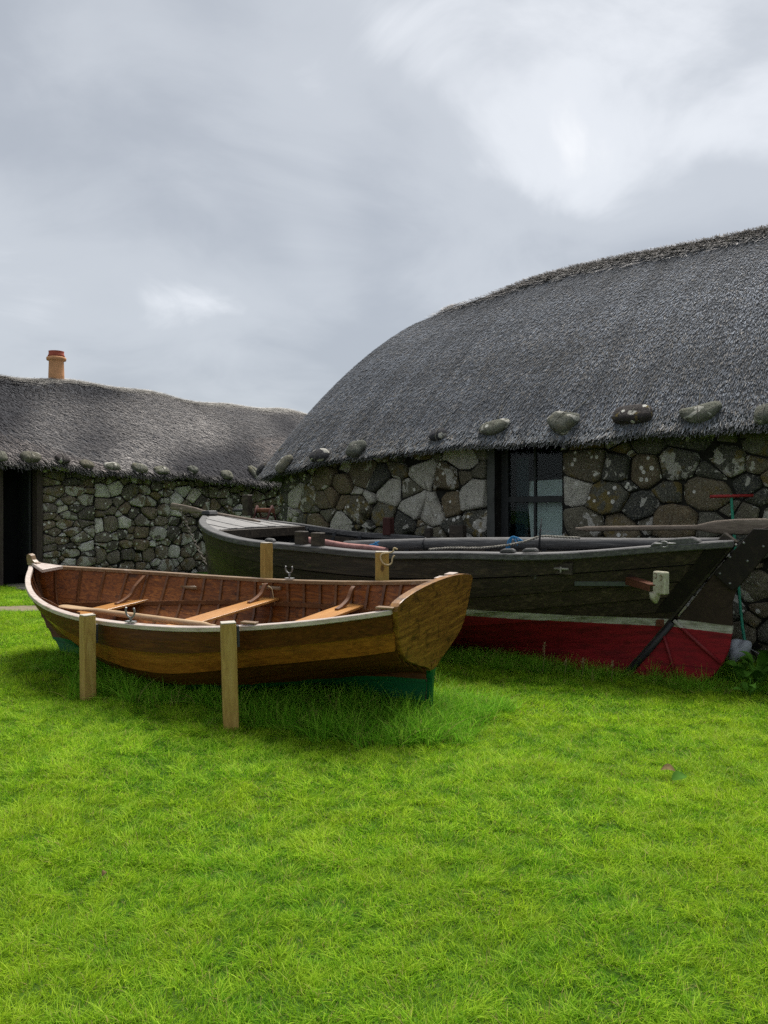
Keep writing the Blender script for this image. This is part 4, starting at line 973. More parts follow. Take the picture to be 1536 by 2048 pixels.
rod('gudgeon_rod', [(1250, 1352), (1300, 1298), (1345, 1245)], [.036, .034, .028], MAT['iron'], bigboat, .045)
for px, py in ((1437, 1152), (1392, 1194), (1365, 1222)):     # pale wedges in the gap between post and rudder
    p = BB.local(px, py, 1, .0); mb = MB(); q0 = p - dirp * .06; q1 = p + dirp * .06; mb.tube([q0, q1], [(.018, .012)] * 2, 6); mb.build('wedge', MAT['white_block'], rud)
p = BB.local(1320, 1246, 1, .11); mb = MB(); mb.box(p, (.075, .03, .07)); mb.build('rusty_strap', MAT['rust'], bigboat, .006)
# fore deck: planks cut to the hull outline and ended on a straight line
xd = BB.local(470, 1064, 2, BB.sheer(.8)).x; xd = min(max(xd, BB_L - 2.4), BB_L - 1.0)
def deck_z(x): return BB.sheer(min(BB.u_of_x(x), 1)) - .012
def half_at(x): return abs(BB.at(min(max(BB.u_of_x(x), 0), 1), 1.0, 1, -.06).y)
ys = np.linspace(-1.2, 1.2, 17)
for y0, y1 in zip(ys[:-1], ys[1:]):
    rows = []
    for x in np.linspace(xd, BB_L - .02, 22):
        b = half_at(x); a0, a1 = max(y0 + .004, -b), min(y1 - .004, b)
        if a1 - a0 < .01: break
        z = deck_z(x) + .004 * math.sin(y0 * 17); cam_ = lambda y: .035 * (1 - (y / 1.2) ** 2)
        rows.append([Vector((x, a0, z + cam_(a0) - .03)), Vector((x, a1, z + cam_(a1) - .03)), Vector((x, a1, z + cam_(a1))), Vector((x, a0, z + cam_(a0)))])
    if len(rows) > 2: mb = MB(); mb.rings(rows, 0, True, True, False); mb.build('deck_plank', MAT['big_deck'], bigboat, .003)
mb = MB(); b = half_at(xd); mb.box((xd - .03, 0, deck_z(xd) - .05), (.07, 2 * b, .12)); mb.build('deck_beam', MAT['black_timber'], bigboat, .005)
# beams, thwarts and inner clamp
for x in (1.7, 2.7, 3.7, 4.5):
    u = BB.u_of_x(x, .85); z = BB.sheer(u) - .22; b = abs(BB.at(u, BB.g_of_z(u, z), 1, -.01).y); mb = MB(); mb.box((x, 0, z), (.20, 2 * b, .045)); mb.build('thwart', MAT['big_rail'], bigboat, .006)
for side in (1, -1):
    def clamp(u):
        z = BB.sheer(u) - .13; q = BB.at(u, BB.g_of_z(u, z), side, -.005); b = abs(q.y)
        return [Vector((q.x, side * b, z - .05)), Vector((q.x, side * max(b - .035, .004), z - .05)), Vector((q.x, side * max(b - .035, .004), z + .05)), Vector((q.x, side * b, z + .05))]
    BB.sweep(clamp, [.06 + .9 * i / 34 for i in range(35)], 'clamp', MAT['black_timber'], bigboat)
    for i in range(15):
        u = .10 + .80 * i / 14; rows = []
        for k in range(11):
            g = .15 + .84 * k / 10; a = BB.at(u, g, side, -.002); b = BB.at(u, g, side, -.05); dx = .03
            rows.append([Vector((a.x - dx, a.y, a.z)), Vector((a.x + dx, a.y, a.z)), Vector((b.x + dx, b.y, b.z)), Vector((b.x - dx, b.y, b.z))])
        mb = MB(); mb.rings(rows, 0, True, True, False); mb.build('frame', MAT['big_in'], bigboat)
mb = MB(); rows = []
for i in range(15):
    u = .10 + .80 * i / 14; z = .48; b = abs(BB.at(u, BB.g_of_z(u, z), 1, -.04).y); x = BB.at(u, BB.g_of_z(u, z), 1).x; rows.append([Vector((x, -b, z)), Vector((x, b, z)), Vector((x, b, z + .02)), Vector((x, -b, z + .02))])
mb.rings(rows, 0, True, True, False); mb.build('sole', MAT['big_in'], bigboat)
# timber heads, bitt post and rail blocks
def rail_block(px, py, side, size, mat, name='timber_head', dz=.0):
    x = BB.local(px, py, 1, side * 1.15).x; u = min(max(BB.u_of_x(x), 0), 1); p = BB.at(u, 1, side, -.03); mb = MB(); mb.box(p + Vector((0, 0, size[2] / 2 + .0 + dz)), size); return mb.build(name, mat, bigboat, .008)
rail_block(604, 1080, 1, (.13, .10, .17), MAT['black_timber'])
rail_block(637, 1084, 1, (.13, .10, .17), MAT['black_timber'])
MAT['red_timber'] = m_wood('dark_red_timber', ((.03, .012, .01), (.06, .02, .016), (.09, .035, .03)), (4, 4, 1), .75, .25, .2, None, .1)
rail_block(777, 1072, -1, (.12, .12, .24), MAT['red_timber'])
rail_block(915, 1072, -1, (.20, .12, .20), MAT['black_timber']); rail_block(857, 1072, -1, (.09, .10, .14), MAT['black_timber'])
# long fairlead block and raised after part of the near rail
def rail_pad(x0, x1, side, z0, z1, w, mat, name):
    rows = []
    for k in range(7):
        x = x0 + (x1 - x0) * k / 6; u = BB.u_of_x(x); p = BB.at(u, 1, side, .0); e = (.35 if k in (0, 6) else 1.0); b = abs(p.y)
        rows.append([Vector((p.x, side * (b - w * .5), p.z + z0)), Vector((p.x, side * (b + w * .8), p.z + z0)), Vector((p.x, side * (b + w * .75), p.z + z0 + (z1 - z0) * e)), Vector((p.x, side * (b - w * .5), p.z + z0 + (z1 - z0) * e))])
    mb = MB(); mb.rings(rows, 0, True, True, False); return mb.build(name, mat, bigboat, .010)
xa = BB.local(1388, 1095, 1, .55).x; xb = BB.local(1284, 1105, 1, .85).x
rail_pad(xa, xb, 1, .022, .085, .10, MAT['big_rail'], 'fairlead')
for px in (550, 1010, 1050):
    x = BB.local(px, 1102, 1, 1.1).x; rail_pad(x - .07, x + .07, 1, .022, .06, .05, MAT['big_rail'], 'cleat')
bx = BB.local(495, 1044, 2, BB.sheer(.85) + .01)
mb = MB(); mb.box((bx.x, bx.y, deck_z(bx.x) + .14), (.125, .125, .34)); mb.build('bitt_post', MAT['black_timber'], bigboat, .01)
mb = MB(); mb.box((bx.x + .17, bx.y + .02, deck_z(bx.x) + .055), (.22, .09, .05)); mb.build('chock', MAT['iron'], bigboat, .01)
def ring_chain(name, centers, r, t, mat, parent, flip=True):
    mb = MB()
    for i, c in enumerate(centers):
        c = Vector(c); ax = Vector((1, 0, 0)); ay = Vector((0, 0, 1)) if i % 2 else Vector((0, 1, 0))
        mb.tube([c + ax * math.cos(a) * r * 1.35 + ay * math.sin(a) * r for a in np.linspace(0, 2 * math.pi, 13)], t, 6)
    return mb.build(name, mat, parent)
p = BB.local(530, 1046, 2, BB.sheer(.82)); z = deck_z(p.x) + .05; ring_chain('shackle', [(p.x, p.y, z), (p.x + .05, p.y + .01, z + .01), (p.x - .05, p.y - .01, z - .01)], .028, .009, MAT['steel'], bigboat)
p = BB.local(1333, 1089, 1, .72); ring_chain('shackle', [(p.x - .04, p.y, p.z + .01), (p.x + .02, p.y, p.z), (p.x + .07, p.y, p.z + .005)], .026, .007, MAT['steel'], bigboat)
# fittings on the near side of the hull
def on_side(px, py, y0=1.0):
    y = y0
    for _ in range(12):
        q = BB.local(px, py, 1, y); u = min(max(BB.u_of_x(q.x, min(max((q.z - zfoot) / (1.2 - zfoot), 0), 1)), .001), .999); y = abs(BB.at(u, BB.g_of_z(u, q.z), 1, .03).y) * .7 + y * .3
    return BB.local(px, py, 1, y)
a, b = on_side(1125, 1137), on_side(1125, 1138)
mb = MB(); mb.box(a + Vector((0, .006, 0)), (.20, .03, .11)); mb.build('toggle_pad', MAT['black_timber'], bigboat, .004)
mb = MB(); mb.tube([a + Vector((-.07, .035, 0)), a + Vector((.07, .035, 0))], .011, 8); mb.tube([a + Vector((.0, .045, .02)), a + Vector((.0, .05, -.035))], .009, 6); mb.build('toggle', MAT['rope_grey'], bigboat)
a, b = on_side(1150, 1167), on_side(1300, 1168); rows = []
for k in range(9):
    q = on_side(1150 + 150 * k / 8, 1167 + k / 8); rows.append([q + Vector((0, -.03, -.022)), q + Vector((0, .018, -.022)), q + Vector((0, .018, .022)), q + Vector((0, -.03, .022))])
mb = MB(); mb.rings(rows, 0, True, True, False); mb.build('iron_strap', MAT['green_metal'], bigboat, .003)
# shore: rusty bracket with a whitened wooden block
q = on_side(1262, 1162); q2 = q + Vector((.03, .34, -.03)); root = empty('shore_block', mat=BB.M @ Matrix.Translation(q)); tag(root, 'whitened wooden block on a rusty bracket sticking out of the black boat', 'bracket')
bo = BB.local(1322, 1170, 1, q.y + .30) - q          # where the block sits, out from the planking
BL = lambda x, y, z: Vector((x, y, z))
mb = MB(); mb.rings([[BL(.10, -.03, .03), BL(-.02, -.03, .03), BL(-.02, -.03, .042), BL(.10, -.03, .042)], [BL(bo.x + .10, bo.y + .02, bo.z - .01), BL(bo.x - .01, bo.y + .02, bo.z - .01), BL(bo.x - .01, bo.y + .02, bo.z + .002), BL(bo.x + .10, bo.y + .02, bo.z + .002)]], 0, True, True, False); mb.build('bracket_plate', MAT['rust'], root, .002)
mb = MB(); mb.rings([[BL(.10, -.03, .028), BL(.092, -.03, .028), BL(.092, -.03, -.03), BL(.10, -.03, -.03)], [BL(bo.x + .10, bo.y + .02, bo.z - .012), BL(bo.x + .092, bo.y + .02, bo.z - .012), BL(bo.x + .092, bo.y + .02, bo.z - .06), BL(bo.x + .10, bo.y + .02, bo.z - .06)]], 0, True, True, False); mb.build('bracket_flange', MAT['rust'], root)
rz = Matrix.Rotation(R(-22), 3, 'Z'); mb = MB(); mb.box(bo + BL(0, .0, .02), (.13, .07, .20), rz); mb.build('block', MAT['white_block'], root, .010)
for dx in (.03, -.025):
    mb = MB(); mb.tube([bo + rz @ BL(dx + math.cos(t) * .014, .0375, .082 + math.sin(t) * .022 - .3 * (dx < 0) * .05) for t in np.linspace(.7, 5.4, 12)], .0025, 6); mb.build('carved_mark', MAT['rust'], root)
mb = MB(); mb.tube([bo + BL(.06, -.03, -.07), bo + BL(.06, -.03, -.13), bo + BL(.05, -.03, -.17)], [(.06, .05), (.045, .04), (.012, .012)], 10); mb.build('lower_block', MAT['white_block'], root)
# ---- spars, oars and ropes lying in the big boat
def big_thing(mb, name, mat, label, cat, group=None):
    o = mb.build(name, mat); o.matrix_world = BB.M; tag(o, label, cat, group); return o
s_a = BB.local(690, 1090, 1, -.02); s_b = BB.local(1462, 1084, 1, .0)
print('spar', s_a, s_b)
pts = [s_a + (s_b - s_a) * t + Vector((0, 0, .008 * math.sin(t * 5))) for t in np.linspace(0, 1, 14)]
mb = MB(); mb.tube(pts, [.052 + .016 * math.sin(math.pi * min(1, t * 1.2)) for t in np.linspace(0, 1, 14)], 14); big_thing(mb, 'mast_spar', MAT['spar'], 'long thick grey mast lying lengthwise in the black boat', 'mast')
mb = MB()
for t in (.26,):
    c = s_a + (s_b - s_a) * t; mb.tube([c + Vector((.0, math.cos(a) * .072, math.sin(a) * .072)) for a in np.linspace(0, 2 * math.pi, 17)], .008, 6)
big_thing(mb, 'lashing', MAT['iron'], 'thin dark lashing tied round the grey mast', 'lashing')
o_a = BB.local(1152, 1058, 1, -.42); o_b = BB.local(1540, 1053, 1, -.20)
oar_mesh('oar', o_a, o_b, MAT['oar_dark'], .030, .62, .078, .016, up=Vector((0, 1, 0)), label='weathered oar with its blade over the stern of the black boat', M=BB.M)
o_a = BB.local(545, 1046, 1, -.45); o_b = BB.local(342, 1012, 1, .05)
oar_mesh('oar', BB.local(520, 1044, 1, -.30), BB.local(342, 1012, 1, .02), MAT['oar_dark'], .030, .5, .05, .014, up=Vector((0, 1, 0)), label='weathered oar sticking out over the bow of the black boat', M=BB.M)
c_a = BB.local(612, 1080, 1, .55); c_b = BB.local(772, 1101, 1, .60)
pts = [c_a + (c_b - c_a) * t + Vector((0, .02 * math.sin(t * 6), .006 * math.sin(t * 9))) for t in np.linspace(0, 1, 12)]
mb = MB(); mb.tube(pts, [(.045 - .012 * t + .006 * math.sin(t * 14), .04 - .012 * t) for t in np.linspace(0, 1, 12)], 12); big_thing(mb, 'canvas_roll', MAT['canvas'], 'faded pink canvas roll lying in the black boat', 'canvas')
def rope(name, pix, yc, r, mat, label, cat='rope', twist=0):
    P = [BB.local(x, y, 1, (yc[i] if hasattr(yc, '__len__') else yc)) for i, (x, y) in enumerate(pix)]; P = catmull(P, 6); mb = MB()
    if twist:
        for ph in (0, math.pi):
            L = np.concatenate([[0], np.cumsum(np.linalg.norm(np.diff(P, axis=0), axis=1))]); n = int(L[-1] / .012) + 2; tt = np.linspace(0, L[-1], n); Q = np.stack([np.interp(tt, L, P[:, k]) for k in range(3)], 1)
            mb.tube([V3(q) + Vector((0, math.cos(t * 95 + ph), math.sin(t * 95 + ph))) * r * .5 for q, t in zip(Q, tt)], r * .62, 5)
    else: mb.tube([V3(p) for p in P], r, 6)
    return big_thing(mb, name, mat, label, cat)
rope('rope', [(858, 1099), (900, 1096), (960, 1096), (1010, 1091), (1050, 1083), (1082, 1073), (1120, 1074), (1160, 1076)], [.35, .3, .28, .25, .2, .09, .09, .09], .013, MAT['rope_grey'], 'grey twisted rope trailing over the mast in the black boat', 'rope', 1)
def twine(name, pix_lists, yc, label):
    mb = MB()
    for pix in pix_lists:
        P = catmull([BB.local(x, y, 1, yc) for x, y in pix], 5); mb.tube([V3(p) for p in P], .0075, 5)
    return big_thing(mb, name, MAT['rope_blue'], label, 'twine')
twine('blue_twine', [[(1011, 1107), (1014, 1092), (1018, 1079), (1028, 1073), (1036, 1080), (1046, 1081)], [(1014, 1106), (1018, 1090), (1022, 1078), (1030, 1076), (1040, 1084)], [(1026, 1074), (1032, 1084), (1035, 1091)], [(1017, 1106), (1020, 1092), (1024, 1077), (1034, 1075), (1047, 1083)]], .16, 'blue twine knotted round the mast in front of the cottage window')
twine('blue_twine', [[(733, 1099), (740, 1092), (752, 1086), (758, 1083)], [(735, 1096), (745, 1094), (754, 1089), (750, 1084)], [(738, 1098), (750, 1091), (760, 1096), (766, 1100)], [(733, 1094), (744, 1089), (757, 1090)]], .50, 'blue twine tied at the end of the pink canvas roll')
mb = MB(); P = catmull([at(x, y, 7.42) for x, y in ((795, 1099), (788, 1096), (786, 1103), (776, 1106), (764, 1108), (761, 1116), (766, 1126), (776, 1130), (783, 1126), (785, 1116), (789, 1111))], 6)
mb.tube([V3(p) for p in P], .0075, 7); tag(mb.build('cream_cord', MAT['rope_cream']), 'cream cord looped over the top of the right rear post', 'cord')
mb = MB(); P = [BB.local(1078, 1100, 1, .12), BB.local(1080, 1070, 1, .12), BB.local(1083, 1037, 1, .12)]; mb.tube(P, [.012, .010, .004], 6); big_thing(mb, 'thin_spike', MAT['iron'], 'thin black spike standing up before the cottage window', 'spike')
# winch on the far side of the fore deck
wq = BB.local(529, 1045, 1, -.72); wz = deck_z(wq.x) ; root = empty('winch', mat=BB.M @ Matrix.Translation((wq.x, wq.y, wz))); tag(root, 'small rusty red winch frame on the far side of the fore deck', 'winch')
for sx in (-.13, .13):
    mb = MB(); mb.tube([Vector((sx, -.10, .0)), Vector((sx * 1.1, 0, .22))], .016, 6); mb.tube([Vector((sx, .10, .0)), Vector((sx * 1.1, 0, .22))], .016, 6); mb.build('side_frame', MAT['red_timber'], root)
mb = MB(); mb.tube([Vector((-.17, 0, .15)), Vector((.17, 0, .15))], .035, 10); mb.build('drum', MAT['rust'], root)
mb = MB(); mb.tube([Vector((-.14, .1, .03)), Vector((.14, .1, .03))], .014, 6); mb.build('cross_bar', MAT['red_timber'], root)

# ------------------------------------------------------------------ stones that weigh the thatch down
def roof_hit(roof, px, py):
    G = roof.G; m = int(len(roof.A) * .45) if roof is roof_r else len(roof.A); g = G[:m]
    u = 768 + F_PX * g[..., 0] / g[..., 1]; v = YH - F_PX * (g[..., 2] - CAM_H) / g[..., 1]
    d = (u - px) ** 2 + (v - py) ** 2; fine = []
    i, j = np.unravel_index(np.argmin(d), d.shape); a0, b0 = roof.A[i], roof.B[j]; da, db = 1.0 / (len(roof.A) - 1), 1.0 / (len(roof.B) - 1)
    aa, bb = np.meshgrid(np.clip(np.linspace(a0 - da, a0 + da, 21), 0, 1), np.clip(np.linspace(b0 - db, b0 + db, 21), 0, 1)); aa, bb = aa.ravel(), bb.ravel()
    p, dd, nn, _ = roof.sample(aa, bb); u = 768 + F_PX * p[:, 0] / p[:, 1]; v = YH - F_PX * (p[:, 2] - CAM_H) / p[:, 1]; k = np.argmin((u - px) ** 2 + (v - py) ** 2)
    return V3(p[k]), V3(dd[k]), V3(nn[k])
def blob(rng, sx, sy, sz, power=2.6, rough=.10, sub=3, kidney=0.0, tip=0.0):
    bm = bmesh.new(); bmesh.ops.create_icosphere(bm, subdivisions=sub, radius=1.0); ph = rng.uniform(0, 6, 12); fr = rng.normal(0, 1.5, (12, 3))
    for v in bm.verts:
        c = np.array(v.co); r = (abs(c) ** power).sum() ** (-1 / power); n = sum(math.sin(fr[k] @ c * 1.6 + ph[k]) for k in range(12)) / 6; c = c * r * (1 + rough * n)
        c[1] += kidney * (c[0] ** 2) - kidney * .5; c[1] *= 1 + tip * c[0]
        v.co = (c[0] * sx, c[1] * sy, c[2] * sz)
    for f in bm.faces: f.smooth = True
    me = bpy.data.meshes.new('stone'); bm.to_mesh(me); bm.free(); return me
rgw = np.random.default_rng(17)
def weight_stone(roof, px, py, w, h, mat, label, group, rot=0, power=2.6, kidney=0, tip=0, line=True):
    p, d, n = roof_hit(roof, px, py); dist = p.y; sx, sy = w * dist / F_PX / 2, h * dist / F_PX / 2
    side = n.cross(-d).normalized()
    if side.x < 0: side = -side
    up = n.cross(side).normalized()
    if up.z < 0: up = -up
    n2 = side.cross(up); Mx = Matrix((side, up, n2)).transposed() @ Matrix.Rotation(R(rot), 3, 'Z')
    sz = max(.05, .62 * min(sx, sy)); root = empty('weight_stone', mat=Matrix.Translation(p + n * sz * .55) @ Mx.to_4x4()); tag(root, label, 'stone', group)
    me = blob(rgw, sx, sy * 1.08, sz, power, .15, 3, kidney, tip); me.materials.append(MAT[mat]); link_mesh('stone', me, root)
    mb = MB(); k = rgw.uniform(-.2, .2) * sx; off = kidney * sy * ((k / sx) ** 2 - .5)
    mb.tube([Vector((k, off + math.cos(a) * sy * 1.13, math.sin(a) * sz * 1.09)) for a in np.linspace(0, 2 * math.pi, 19)], .0065, 5)
    if line: mb.tube([Vector((k, off + sy * 1.1, 0)), Vector((k, sy * 1.1 + .12, -sz * .3)), Vector((k, sy + .34, -sz * .62)), Vector((k, sy + .60, -sz * .85))], .0055, 5)
    mb.build('tie_wire', MAT['tie'], root)
GRr = 'stones hanging on the eave of the big cottage'; GRl = 'stones hanging on the eave of the low croft'
for a in ((521, 937, 20, 27, 'eave_dark', 'small dark white spotted stone at the far left end of the big thatch eave', GRr, 10, 2.4),
          (572, 931, 28, 40, 'eave_stone', 'upright grey stone near the left end of the big thatch eave', GRr, -8, 3.2),
          (641, 914, 56, 27, 'eave_dark', 'long flat dark stone on the left part of the big thatch eave', GRr, 0, 2.8),
          (715, 902, 40, 34, 'eave_stone', 'squarish grey stone on the big eave, right of the long dark one', GRr, 6, 3.4),
          (876, 872, 40, 26, 'eave_dark', 'small dark lichen spotted stone on the eave left of the window', GRr, 4, 2.6),
          (992, 858, 66, 32, 'eave_stone', 'long pale rounded stone on the eave above the window left edge', GRr, 14, 2.5, .35),
          (1128, 849, 62, 48, 'eave_stone', 'large wedge shaped grey stone on the eave above the window right edge', GRr, -22, 3.2, 0, .25),
          (1268, 834, 78, 37, 'eave_ochre', 'dark block with orange lichen on the big thatch eave', GRr, -3, 4.5),
          (1402, 831, 74, 38, 'eave_stone', 'kidney shaped pale stone on the eave, right of the orange spotted block', GRr, 14, 2.5, .4),
          (1531, 832, 44, 42, 'eave_stone', 'grey stone on the big eave cut by the right picture edge', GRr, 0, 2.8)):
    weight_stone(roof_r, *a[:5], a[5], a[6], *a[7:])
for i, (px, py, w, h, m) in enumerate(((0, 928, 26, 24, 'eave_stone'), (62, 919, 40, 25, 'eave_stone'), (122, 929, 30, 23, 'eave_ochre'), (173, 931, 31, 18, 'eave_stone'), (224, 940, 32, 17, 'eave_stone'), (278, 943, 38, 20, 'eave_stone'), (323, 949, 32, 17, 'eave_stone'), (384, 948, 24, 18, 'eave_stone'), (451, 957, 28, 19, 'eave_stone'), (506, 946, 19, 32, 'eave_stone'))):
    od = ['leftmost', 'second', 'third', 'fourth', 'fifth', 'sixth', 'seventh', 'eighth', 'ninth', 'tenth'][i]
    weight_stone(roof_l, px, py, w, h, m, f'{od} hanging stone from the left on the low croft eave', GRl, rgw.uniform(-8, 8), 2.8, 0, 0, False)

# ------------------------------------------------------------------ small things by the walls
def link_chain(name, pts, n, r, t, mat, label):
    P = catmull(pts, 10); L = np.concatenate([[0], np.cumsum(np.linalg.norm(np.diff(P, axis=0), axis=1))]); root = empty(name, tuple(P[0])); tag(root, label, 'chain')
    for i in range(n):
        s = L[-1] * (i + .5) / n; c = V3([np.interp(s, L, P[:, k]) for k in range(3)]); c2 = V3([np.interp(s + .01, L, P[:, k]) for k in range(3)]); d = (c2 - c).normalized(); e = d.cross(Vector((0, 1, 0))).normalized()
        if i % 2: e = d.cross(e)
        l = L[-1] / n * .72; mb = MB(); mb.tube([c - V3(P[0]) + d * math.cos(a) * l + e * math.sin(a) * r for a in np.linspace(0, 2 * math.pi, 11)], t, 5); mb.build('link', mat, root)
link_chain('anchor_chain', [at(360, 1018, 11.5), at(374, 1050, 11.55), at(391, 1088, 11.5), at(412, 1128, 11.35)], 18, .020, .0055, MAT['rust_steel'], 'grey chain hanging from the oar at the bow of the black boat')
root = empty('tee_bar', tuple(at(1503, 1338, 8.15))); tag(root, 'green pole with a red cross bar leaning on the right wall', 'pole')
b0 = at(1503, 1338, 8.15); P = catmull([at(1462, 988, 8.42) - b0, at(1467, 1055, 8.40) - b0, at(1477, 1165, 8.34) - b0, at(1486, 1260, 8.26) - b0, at(1503, 1338, 8.15) - b0], 6)
mb = MB(); mb.tube([V3(p) for p in P], .016, 8); mb.build('pole', MAT['green_pole'], root)
mb = MB(); mb.tube([at(1420, 993, 8.42) - b0, at(1506, 991, 8.38) - b0], .017, 8); mb.build('cross_bar', MAT['red_bar'], root)
me = blob(rgw, .085, .08, .13, 2.2, .42, 4); me.materials.append(MAT['grey_plastic']); o = link_mesh('plastic_bag', me); c = at(1476, 1302, 7.95); o.location = c; o.rotation_euler = (.2, .4, .5); tag(o, 'crumpled grey plastic bag behind the rudder', 'bag')
mb = MB(); P = catmull([at(1496, 1296, 8.0), at(1512, 1304, 7.95), at(1530, 1318, 7.9), at(1560, 1345, 7.8)], 6); mb.tube([V3(p) for p in P], .006, 6); tag(mb.build('cable', MAT['steel']), 'thin pale cable by the foot of the right wall', 'cable')

# ------------------------------------------------------------------ leafy plants and leaves
def leaf_mesh(L, W, curl, lobes=0.0):
    mb = MB(); rows = []
    for i in range(7):
        t = i / 6; w = W * math.sin(math.pi * min(1, t * .93 + .05)) ** .8 * (1 + lobes * math.sin(t * 19)); z = curl * math.sin(t * 2.2) - .3 * curl * t * t * 3
        rows.append([(L * t, -w, z + .25 * w), (L * t, -w * .5, z + .08 * w), (L * t, 0, z), (L * t, w * .5, z + .08 * w), (L * t, w, z + .25 * w)])
    mb.rings(rows, 0, False, False); return mb
lm = [leaf_mesh(.17, .045, .05).build('leaf', MAT['leaf']), leaf_mesh(.12, .035, .03).build('leaf', MAT['leaf'])]; lmesh = [o.data for o in lm]
for o in lm: bpy.data.objects.remove(o)
rgl = np.random.default_rng(33)
def leafy_plant(x, y, n, label, s=1.0):
    z = float(ground_z(x, y)); root = empty('dock_plant', (x, y, z)); tag(root, label, 'plant', 'leafy plants by the right wall')
    for k in range(n):
        o = link_mesh('leaf', lmesh[k % 2], root); a = k * 2.4 + rgl.uniform(-.4, .4); h = rgl.uniform(.03, .24) * s
        o.location = (math.cos(a) * .04, math.sin(a) * .04, h); o.rotation_euler = (rgl.uniform(-.4, .4), -rgl.uniform(.05, .8), a); sc = rgl.uniform(.7, 1.35) * s; o.scale = (sc, sc, sc)
    mb = MB(); mb.tube([(0, 0, -.02), (.005, 0, .12 * s), (.01, .01, .25 * s)], [.008, .006, .003], 6); mb.build('stem', MAT['leaf'], root)
for px, d, n, s, lab in ((1484, 7.35, 16, .9, 'broad leaved plant right beside the red rudder'), (1514, 7.25, 18, 1.15, 'tall broad leaved plant between the rudder and the picture edge'), (1545, 7.55, 16, 1.1, 'broad leaved plant at the right picture edge by the wall'), (1500, 6.95, 10, .75, 'low broad leaved plant in the grass before the rudder')):
    leafy_plant((px - 768) / F_PX * d, d, n, lab, s)
def loose_leaf(px, py, size, mat, label, curl=.02, rz=0.0):
    d = CAM_H * F_PX / (py - YH); p = at(px, py, d); p.z = float(ground_z(p.x, p.y)) + .045; o = leaf_mesh(size, size * .36, curl, .12).build('fallen_leaf', MAT[mat]); o.location = p; o.rotation_euler = (.35, -.15, rz); tag(o, label, 'leaf')
loose_leaf(1322, 1552, .085, 'dead_leaf', 'curled brown dead leaf lying on the lawn at the right', .03, -.6)
loose_leaf(1345, 1572, .10, 'leaf', 'dark green leaf beside the brown dead leaf on the lawn', .02, .3)
loose_leaf(203, 1770, .030, 'dead_leaf', 'tiny orange leaf on the lawn at the lower left', .02, 1.3)
def stalk(px, py0, py1, d, label):
    a, b = at(px, py0, d), at(px + 4, py1, d); root = empty('dry_stalk', tuple(a)); tag(root, label, 'dry grass stalk', 'dry stalks before the red hull'); mb = MB(); mid = (b - a) * .5 + Vector((.012, 0, 0)); mb.tube([Vector((0, 0, -.06)), mid, b - a], [.003, .0022, .0015], 5); mb.build('stem', MAT['straw'], root)
    mb = MB(); rs = np.random.default_rng(px)
    for k in range(22):
        t = rs.uniform(.5, 1.0); c = (b - a) * t; q = c + Vector((rs.normal(0, .010), rs.normal(0, .010), rs.uniform(.008, .03))); mb.tube([c, q], [.0015, .0026], 4)
    mb.build('seed_head', MAT['straw'], root)
for px, a, b, d, lab in ((1085, 1335, 1288, 7.55, 'leftmost dry seed stalk before the red hull'), (1128, 1340, 1322, 7.5, 'short dry stalk before the red hull, second from the left'), (1163, 1345, 1318, 7.45, 'dry seed stalk before the red hull, third from the left'), (1222, 1350, 1322, 7.4, 'thin dry stalk by the foot of the sternpost')):
    stalk(px, a, b, d, lab)

# ------------------------------------------------------------------ grass
def clump_mesh(name, rng, n, rad, hmin, hmax, wmin, wmax, lean, segs=3, dry=.05, clover=False):
    V, Fc, T = [], [], []
    for k in range(n):
        a = rng.uniform(0, 6.283); r = rad * math.sqrt(rng.uniform(0, 1)); x, y = r * math.cos(a), r * math.sin(a)
        h = rng.uniform(hmin, hmax); w = rng.uniform(wmin, wmax) / 2; la = rng.uniform(0, 6.283); ln = abs(rng.normal(0, lean)) * h; tw = rng.uniform(0, 6.283)
        sx, sy = math.cos(tw) * w, math.sin(tw) * w; t0 = rng.uniform(0, 1); dr = 1.0 if rng.uniform() < dry else 0.0; b = len(V)
        if clover:
            z = h
            for q in range(3):
                qa = la + q * 2.094; cx, cy = x + math.cos(qa) * w * 2, y + math.sin(qa) * w * 2; b = len(V)
                for m in range(6): ma = m * 1.047; V.append((cx + math.cos(ma) * w * 1.9, cy + math.sin(ma) * w * 1.9, z + .2 * w * math.sin(ma * 2))); T.append((t0, 1, 0))
                Fc.append(tuple(range(b, b + 6)))
            continue
        for i in range(segs + 1):
            t = i / segs; k2 = t ** 1.8; px, py = x + math.cos(la) * ln * k2, y + math.sin(la) * ln * k2; pz = h * (t - .28 * min(1, ln / max(h, .001)) * t * t); ww = 1 - .75 * t ** 1.5
            if i < segs: V += [(px - sx * ww, py - sy * ww, pz), (px + sx * ww, py + sy * ww, pz)]; T += [(t0, t, dr)] * 2
            else: V.append((px, py, pz)); T.append((t0, t, dr))
        for i in range(segs - 1): Fc.append((b + 2 * i, b + 2 * i + 1, b + 2 * i + 3, b + 2 * i + 2))
        Fc.append((b + 2 * segs - 2, b + 2 * segs - 1, b + 2 * segs))
    me = bpy.data.meshes.new(name); me.from_pydata(V, [], Fc); at_ = me.attributes.new('tint', 'FLOAT_VECTOR', 'POINT'); at_.data.foreach_set('vector', np.array(T, float).ravel()); me.update(); return me
